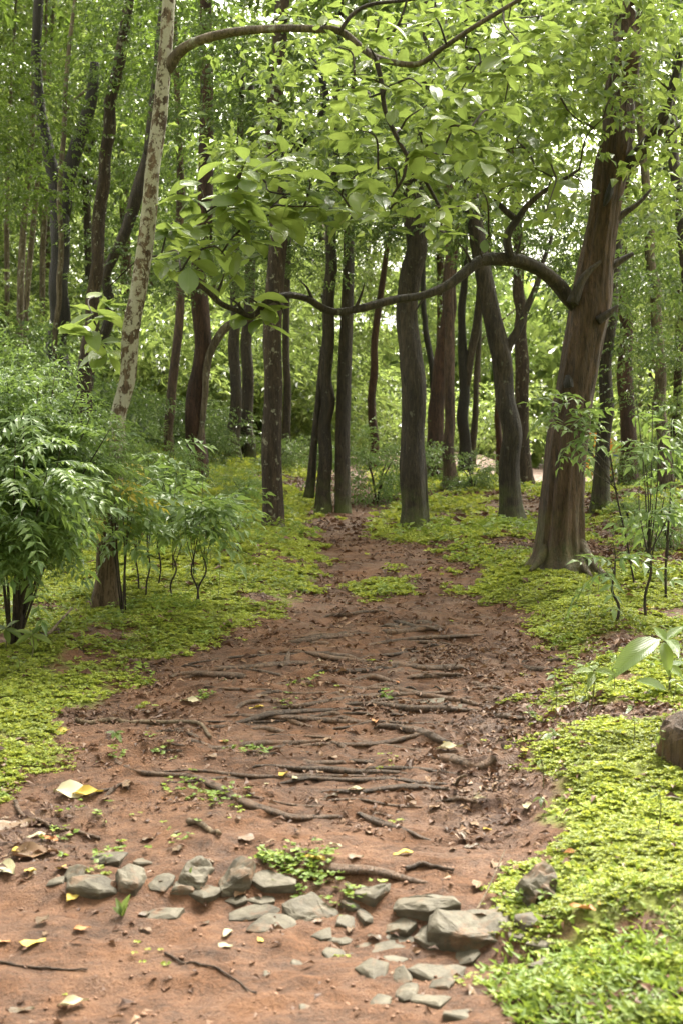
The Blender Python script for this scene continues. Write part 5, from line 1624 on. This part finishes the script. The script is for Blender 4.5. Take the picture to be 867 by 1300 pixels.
# hand placed bushes of the middle distance
for k, (px, row, s, kind, lab) in enumerate([
        (40, 560, 1.0, 'bush_mid', 'leafy bush high on the left slope under the black forked tree'), (110, 590, 0.8, 'bush_mid', 'leafy bush on the left slope below the crooked trunk'), (190, 640, 0.35, 'bush_mid', 'low leafy bush just right of the pale trunk'),
        (60, 520, 1.1, 'bush_frond', 'bright green bush behind the large left shrub'), (10, 560, 1.2, 'bush_frond', 'bush at the left frame edge above the large shrub'), (170, 585, 0.5, 'bush_frond', 'bush behind the pale trunk'),
        (215, 625, 0.5, 'bush_frond', 'bush below the dark red brown tree'), (478, 640, 0.75, 'bush_frond', 'bushy clump beside the stout dark straight trunk'), (350, 600, 0.45, 'bush_mid', 'low bush behind the speckled trunk'),
        (310, 640, 0.3, 'bush_frond', 'low bush left of the speckled trunk'), (850, 700, 0.35, 'bush_frond', 'bush on the leafy bank at the right'), (800, 668, 0.22, 'bush_frond', 'little bush on the leafy bank at the right'), (600, 625, 0.4, 'bush_mid', 'low bush between the slim and curving trunks'), (540, 615, 0.5, 'bush_mid', 'low bush at the foot of the rusty leaning trunk')]):
    b_ = hit(px, row)
    t = thing('undergrowth_bush', lab, 'shrub', tuple(b_), 'bushes one can tell apart')
    rr = random.Random(k)
    for q in range(4):
        a = rr.uniform(0, 6.28)
        v, f = tube([(0, 0, -0.05), (0.15 * s * math.cos(a), 0.15 * s * math.sin(a), 0.5 * s), (0.45 * s * math.cos(a), 0.45 * s * math.sin(a), 1.0 * s)], [0.014, 0.011, 0.004], 8, 5, 0.1)
        part('stem', mesh_np('stem', v, f, M['twig']), t)
    o = part('foliage', CR[kind][k % 2], t)
    o.location = (0, 0, 0.75 * s); o.scale = (s, s, s); o.rotation_euler = (0, 0, rr.uniform(0, 6))

# ------------------------------------------------------------------ broad-leaved plants near the camera
SMALL = [leaf_mesh('leaf', 1.0, 0.42, M['leaf_big'], c, q, s, 'oval') for c, q, s in [(0.2, 0.15, 11), (0.45, 0.18, 12), (0.05, 0.25, 13)]]


def plant(name, label, px, row, d, stem_top, lvs, group=None, r=0.004):
    b_ = hit(px, row) if d is None else P(px, row, d)
    if d is not None:
        b_[2] = gz(b_[0], b_[1])
    t = thing(name, label, 'plant', tuple(b_), group)
    top = P(stem_top[0], stem_top[1], b_[1]) - b_
    v, f = tube([np.array([0, 0, -0.02]), top * 0.5 + np.array([0.01, 0, 0]), top], [r, r * 0.8, r * 0.5], 12, 6, 0.05)
    part('stem', mesh_np('stem', v, f, M['stem']), t)
    for (x0, y0, x1, y1, dy) in lvs:
        p0, p1 = P(x0, y0, b_[1]), P(x1, y1, b_[1] + dy)
        dv = p1 - p0
        o = part('leaf', random.choice(SMALL), t)
        d_ = Vector(dv).normalized(); up = Vector((random.uniform(-.3, .3), -0.5, 1)); yv = up.cross(d_).normalized(); zv = d_.cross(yv)
        s = float(np.linalg.norm(dv))
        o.matrix_local = Matrix.Translation(Vector(p0 - b_)) @ Matrix((d_, yv, zv)).transposed().to_4x4() @ Matrix.Diagonal((s, s, s, 1))
    return t


plant('broadleaf_plant', 'broad leaved young plant with long pale leaf at the right edge', 848, 945, 6.9, (846, 815),
      [(838, 812, 770, 840, -0.1), (842, 815, 850, 850, -0.1), (846, 812, 867, 790, 0.05), (848, 880, 808, 862, -0.1), (848, 882, 812, 882, -0.15), (850, 885, 846, 915, -0.12), (846, 815, 830, 795, .1), (850, 880, 872, 868, -.1), (848, 850, 868, 838, 0.1), (848, 845, 866, 860, -.1), (846, 812, 862, 818, -.15)], r=0.006)
plant('broadleaf_plant', 'small two leaved seedling on a thin stem at the right bank', 748, 905, None, (753, 850), [(753, 852, 728, 853, -0.05), (754, 852, 782, 856, -0.05), (753, 850, 757, 838, 0.05), (753, 853, 748, 868, -0.08)])
plant('broadleaf_plant', 'bright little plant beside the long pale stick', 146, 940, None, (147, 928), [(147, 930, 134, 928, 0), (147, 930, 160, 929, 0), (147, 930, 143, 938, -.05), (147, 930, 155, 938, -.05)])
plant('broadleaf_plant', 'green grassy sprout in front of the left stones', 155, 1165, None, (157, 1150), [(155, 1163, 145, 1150, 0), (156, 1163, 165, 1135, 0), (155, 1163, 150, 1140, 0), (156, 1163, 158, 1145, -.03)], r=0.002)
plant('broadleaf_plant', 'green sprout before the upright pointed stone', 240, 1120, None, (241, 1110), [(241, 1112, 230, 1108, 0), (241, 1112, 254, 1112, 0), (241, 1112, 238, 1122, -.03), (241, 1112, 248, 1122, -.03), (241, 1112, 243, 1100, 0)], r=0.002)
for k, (px, row) in enumerate([(10, 775), (25, 800), (6, 830), (40, 838)]):
    plant('broadleaf_plant', ['pale leaved weed at the left frame edge below the shrub', 'drooping weed on the dark leaf heap at the left', 'weed in the moss at the left frame edge', 'bright leaved weed beside the bare pale stick'][k], px, row, None, (px + 2, row - 34),
          [(px + 2, row - 32, px + 2 + 26 * math.cos(a), row - 30 + 18 * math.sin(a), random.uniform(-.1, .1)) for a in (0.3, 1.4, 2.6, 3.6, 5.3)])


rsd = random.Random(66)
nsd = 0
while nsd < 26:
    px, row = rsd.choice([(rsd.uniform(20, 330), rsd.uniform(700, 860)), (rsd.uniform(600, 860), rsd.uniform(740, 1060))])
    h_ = hit(px, row)
    e, _ = edge_dist(h_[0:1], h_[1:2])
    if e[0] < 0.1:
        continue
    ht = rsd.uniform(18, 60)
    top = (px + rsd.uniform(-8, 8), row - ht)
    lv = []
    for q in range(rsd.randint(2, 6)):
        u = rsd.uniform(0.6, 1.0)
        x0, y0 = px + (top[0] - px) * u, row - ht * u
        a = rsd.uniform(0, 6.28); L_ = rsd.uniform(7, 15)
        lv.append((x0, y0, x0 + L_ * math.cos(a), y0 - L_ * 0.5 * math.sin(a) + 2, rsd.uniform(-.04, .04)))
    plant('seedling', 'thin seedling on the %s, %s' % ('left moss bank' if px < 433 else 'right moss bank', 'tall' if ht > 40 else 'short'), px, row, None, top, lv, 'thin seedlings on the banks', r=0.0022)
    nsd += 1


# clover patches on the path
def clover(name, label, spots_, size, seed, kind=None):
    rng = np.random.default_rng(seed)
    ch = []
    org = hit(spots_[0][0], spots_[0][1])
    for px, row, n_, sp in spots_:
        c = hit(px, row)
        x = c[0] + rng.normal(0, sp, n_); y = c[1] + rng.normal(0, sp * 1.4, n_)
        z = ground(x.copy(), y.copy()) + rng.uniform(0.005, 0.03, n_)
        for q in range(3):
            a = rng.uniform(0, 6.28, n_)
            dd = np.column_stack([np.cos(a), np.sin(a), rng.uniform(0.0, 0.5, n_)])
            s = size * rng.uniform(0.6, 1.3, n_)
            ch.append(leaves(np.column_stack([x, y, z]) - org, dd, np.array([0, 0, 1.0]) + 0.3 * rng.normal(size=(n_, 3)), s, s * 0.8, True, 0.1, 0.1))
    v, f = joinv(ch)
    o = part(name, mesh_np(name, v, f, M['grass_leaf'], False), None, tuple(org))
    if kind:
        tag(o, label, kind=kind)
    else:
        tag(o, label, 'plant', 'clover tufts on the path')


for k, (px, row, n_, sp, lab) in enumerate([
        (392, 1110, 110, 0.055, 'bright clover patch hanging over the stones and the thick root'), (356, 1098, 44, 0.035, 'clover tuft above the flat stones, left of the big clover patch'), (334, 1092, 24, 0.02, 'smallest clover tuft beside the thick root'),
        (446, 1140, 22, 0.03, 'clover sprig between the central stones'), (245, 1005, 30, 0.06, 'seedling cluster on the soil under the long left root'), (285, 1012, 26, 0.06, 'seedlings growing right at the long left root'),
        (318, 954, 30, 0.045, 'seedling cluster in the bare soil left of the path centre'), (262, 884, 16, 0.03, 'seedlings between the two left roots'), (388, 870, 14, 0.04, 'seedlings beside the upturned root end'),
        (364, 898, 12, 0.03, None), (490, 883, 10, .03, None), (145, 960, 12, .03, None), (200, 960, 10, .05, None), (125, 1092, 14, .04, 'seedlings topping the moss tinged stone'), (230, 1072, 8, .04, None), (110, 1045, 12, .08, None), (70, 1062, 8, .04, None)]):
    clover('clover_patch', lab or 'few scattered green seedlings sprouting from the path soil', [(px, row, n_, sp)], 0.024, k, 'stuff')


# ------------------------------------------------------------------ far vehicle and person in the clearing
def box_bm(bm, cx, cy, cz, sx, sy, sz):
    r = bmesh.ops.create_cube(bm, size=1.0)
    bmesh.ops.scale(bm, vec=(sx, sy, sz), verts=r['verts'])
    bmesh.ops.translate(bm, vec=(cx, cy, cz), verts=r['verts'])
    return r['verts']


def bm_mesh(name, bm, mat, bevel=0.0):
    if bevel:
        bmesh.ops.bevel(bm, geom=list(bm.edges), offset=bevel, segments=2, affect='EDGES')
    me = bpy.data.meshes.new(name)
    bm.to_mesh(me); bm.free()
    me.materials.append(mat)
    return me


M['paint_orange'] = simple_mat('orange_paint', (0.62, 0.25, 0.03), (0.70, 0.30, 0.04), 3, 0.35, 0)
M['dark'] = simple_mat('dark_canvas', (0.015, 0.017, 0.02), (0.03, 0.034, 0.04), 5, 0.5, 0)
M['rubber'] = simple_mat('tyre_rubber', (0.02, 0.02, 0.02), (0.04, 0.04, 0.04), 5, 0.8, 0)
M['glass'] = simple_mat('dark_glass', (0.03, 0.04, 0.05), (0.05, 0.06, 0.07), 2, 0.08, 0)
d_v = 48.0
vb = P(748, 625, d_v); vb[2] = gz(vb[0], vb[1])
veh = thing('parked_van', 'orange and black vehicle far away behind the thick reddish trunk', 'vehicle', tuple(vb))
bm = bmesh.new()
box_bm(bm, 0, 0, 0.55, 1.25, 2.4, 0.62)
part('body', bm_mesh('body', bm, M['paint_orange'], 0.06), veh)
bm = bmesh.new()
vv = box_bm(bm, 0, 0.1, 1.22, 1.18, 2.0, 0.70)
for q in vv:
    if q.co.z > 1.3:
        q.co.x *= 0.88; q.co.y = 0.1 + (q.co.y - 0.1) * 0.85
part('cabin', bm_mesh('cabin', bm, M['dark'], 0.05), veh)
for sx in (-0.52, 0.0, 0.52):
    bm = bmesh.new(); box_bm(bm, sx, -0.93, 1.2, 0.09, 0.06, 0.72)
    part('post', bm_mesh('post', bm, M['paint_orange'], 0.01), veh)
bm = bmesh.new(); box_bm(bm, 0, 0.1, 1.61, 1.16, 2.0, 0.08)
part('roof', bm_mesh('roof', bm, M['paint_orange'], 0.03), veh)
bm = bmesh.new(); box_bm(bm, 0, -0.915, 1.27, 0.92, 0.02, 0.42)
part('window', bm_mesh('window', bm, M['glass']), veh)
for sx in (-0.6, 0.6):
    for sy in (-0.75, 0.75):
        bm = bmesh.new()
        bmesh.ops.create_cone(bm, cap_ends=True, segments=16, radius1=0.27, radius2=0.27, depth=0.16, matrix=Matrix.Translation((sx, sy, 0.27)) @ Matrix.Rotation(R(90), 4, 'Y'))
        part('wheel', bm_mesh('wheel', bm, M['rubber'], 0.02), veh)

M['skin'] = simple_mat('skin', (0.30, 0.16, 0.10), (0.34, 0.19, 0.12), 6, 0.55, 0)
M['shirt'] = simple_mat('yellow_shirt', (0.55, 0.36, 0.08), (0.60, 0.40, 0.10), 8, 0.8, 0)
M['blue'] = simple_mat('blue_cloth', (0.03, 0.05, 0.30), (0.04, 0.07, 0.38), 8, 0.8, 0)
M['white'] = simple_mat('white_cloth', (0.70, 0.70, 0.68), (0.80, 0.80, 0.78), 8, 0.8, 0)
M['hair'] = simple_mat('dark_hair', (0.02, 0.014, 0.01), (0.04, 0.03, 0.02), 8, 0.6, 0)
d_p = 52.0
pb = P(778, 632, d_p); pb[2] = gz(pb[0], pb[1])
man = thing('person', 'distant standing person in yellow and blue clothes with a white head cloth', 'person', tuple(pb))


def skin_body(name, nodes, edges, mat, parent, sub=1):
    me = bpy.data.meshes.new(name)
    me.from_pydata([n_[0] for n_ in nodes], edges, [])
    me.materials.append(mat)
    o = part(name, me, parent)
    md = o.modifiers.new('skin', 'SKIN')
    for i, n_ in enumerate(nodes):
        s = me.skin_vertices[0].data[i]
        s.radius = (n_[1], n_[2] if len(n_) > 2 else n_[1])
        s.use_root = (i == 0)
    md2 = o.modifiers.new('subdiv', 'SUBSURF'); md2.levels = sub; md2.render_levels = sub
    return o


skin_body('body', [((0, 0, 0.92), 0.13, 0.10), ((0, 0, 1.15), 0.12, 0.09), ((0, 0, 1.36), 0.15, 0.09), ((0, 0, 1.46), 0.055), ((0, -0.01, 1.58), 0.085, 0.095), ((0, 0, 1.67), 0.06),
                   ((0.19, 0, 1.38), 0.05), ((0.24, 0.02, 1.12), 0.042), ((0.24, -0.08, 0.90), 0.032), ((0.24, -0.10, 0.82), 0.03),
                   ((-0.19, 0, 1.38), 0.05), ((-0.24, 0.02, 1.12), 0.042), ((-0.24, -0.08, 0.90), 0.032), ((-0.24, -0.10, 0.82), 0.03),
                   ((0.09, 0, 0.86), 0.085), ((0.10, -0.01, 0.48), 0.058), ((0.10, 0.02, 0.09), 0.04), ((0.11, -0.12, 0.04), 0.04),
                   ((-0.09, 0, 0.86), 0.085), ((-0.10, -0.01, 0.48), 0.058), ((-0.10, 0.02, 0.09), 0.04), ((-0.11, -0.12, 0.04), 0.04)],
          [(0, 1), (1, 2), (2, 3), (3, 4), (4, 5), (2, 6), (6, 7), (7, 8), (8, 9), (2, 10), (10, 11), (11, 12), (12, 13), (0, 14), (14, 15), (15, 16), (16, 17), (0, 18), (18, 19), (19, 20), (20, 21)], M['skin'], man)
skin_body('shirt', [((0, 0, 0.98), 0.155, 0.125), ((0, 0, 1.18), 0.145, 0.115), ((0, 0, 1.37), 0.17, 0.115), ((0, 0, 1.44), 0.07), ((0.2, 0, 1.38), 0.068), ((0.245, 0.015, 1.17), 0.06), ((-0.2, 0, 1.38), 0.068), ((-0.245, 0.015, 1.17), 0.06)],
          [(0, 1), (1, 2), (2, 3), (2, 4), (4, 5), (2, 6), (6, 7)], M['shirt'], man)
v, f = tube([(0, 0, 1.0), (0, 0, 0.85), (0, 0, 0.6), (0, 0, 0.42)], [0.165, 0.185, 0.20, 0.215], 12, 16, 0.05)
part('skirt', mesh_np('skirt', v, f, M['blue']), man)
v, f = tube([(0, 0.03, 1.50), (0, 0.03, 1.60), (0, 0.02, 1.70), (0, 0.02, 1.80)], [0.10, 0.118, 0.11, 0.03], 12, 14, 0.04)
part('head_cloth', mesh_np('head_cloth', v, f, M['white']), man)
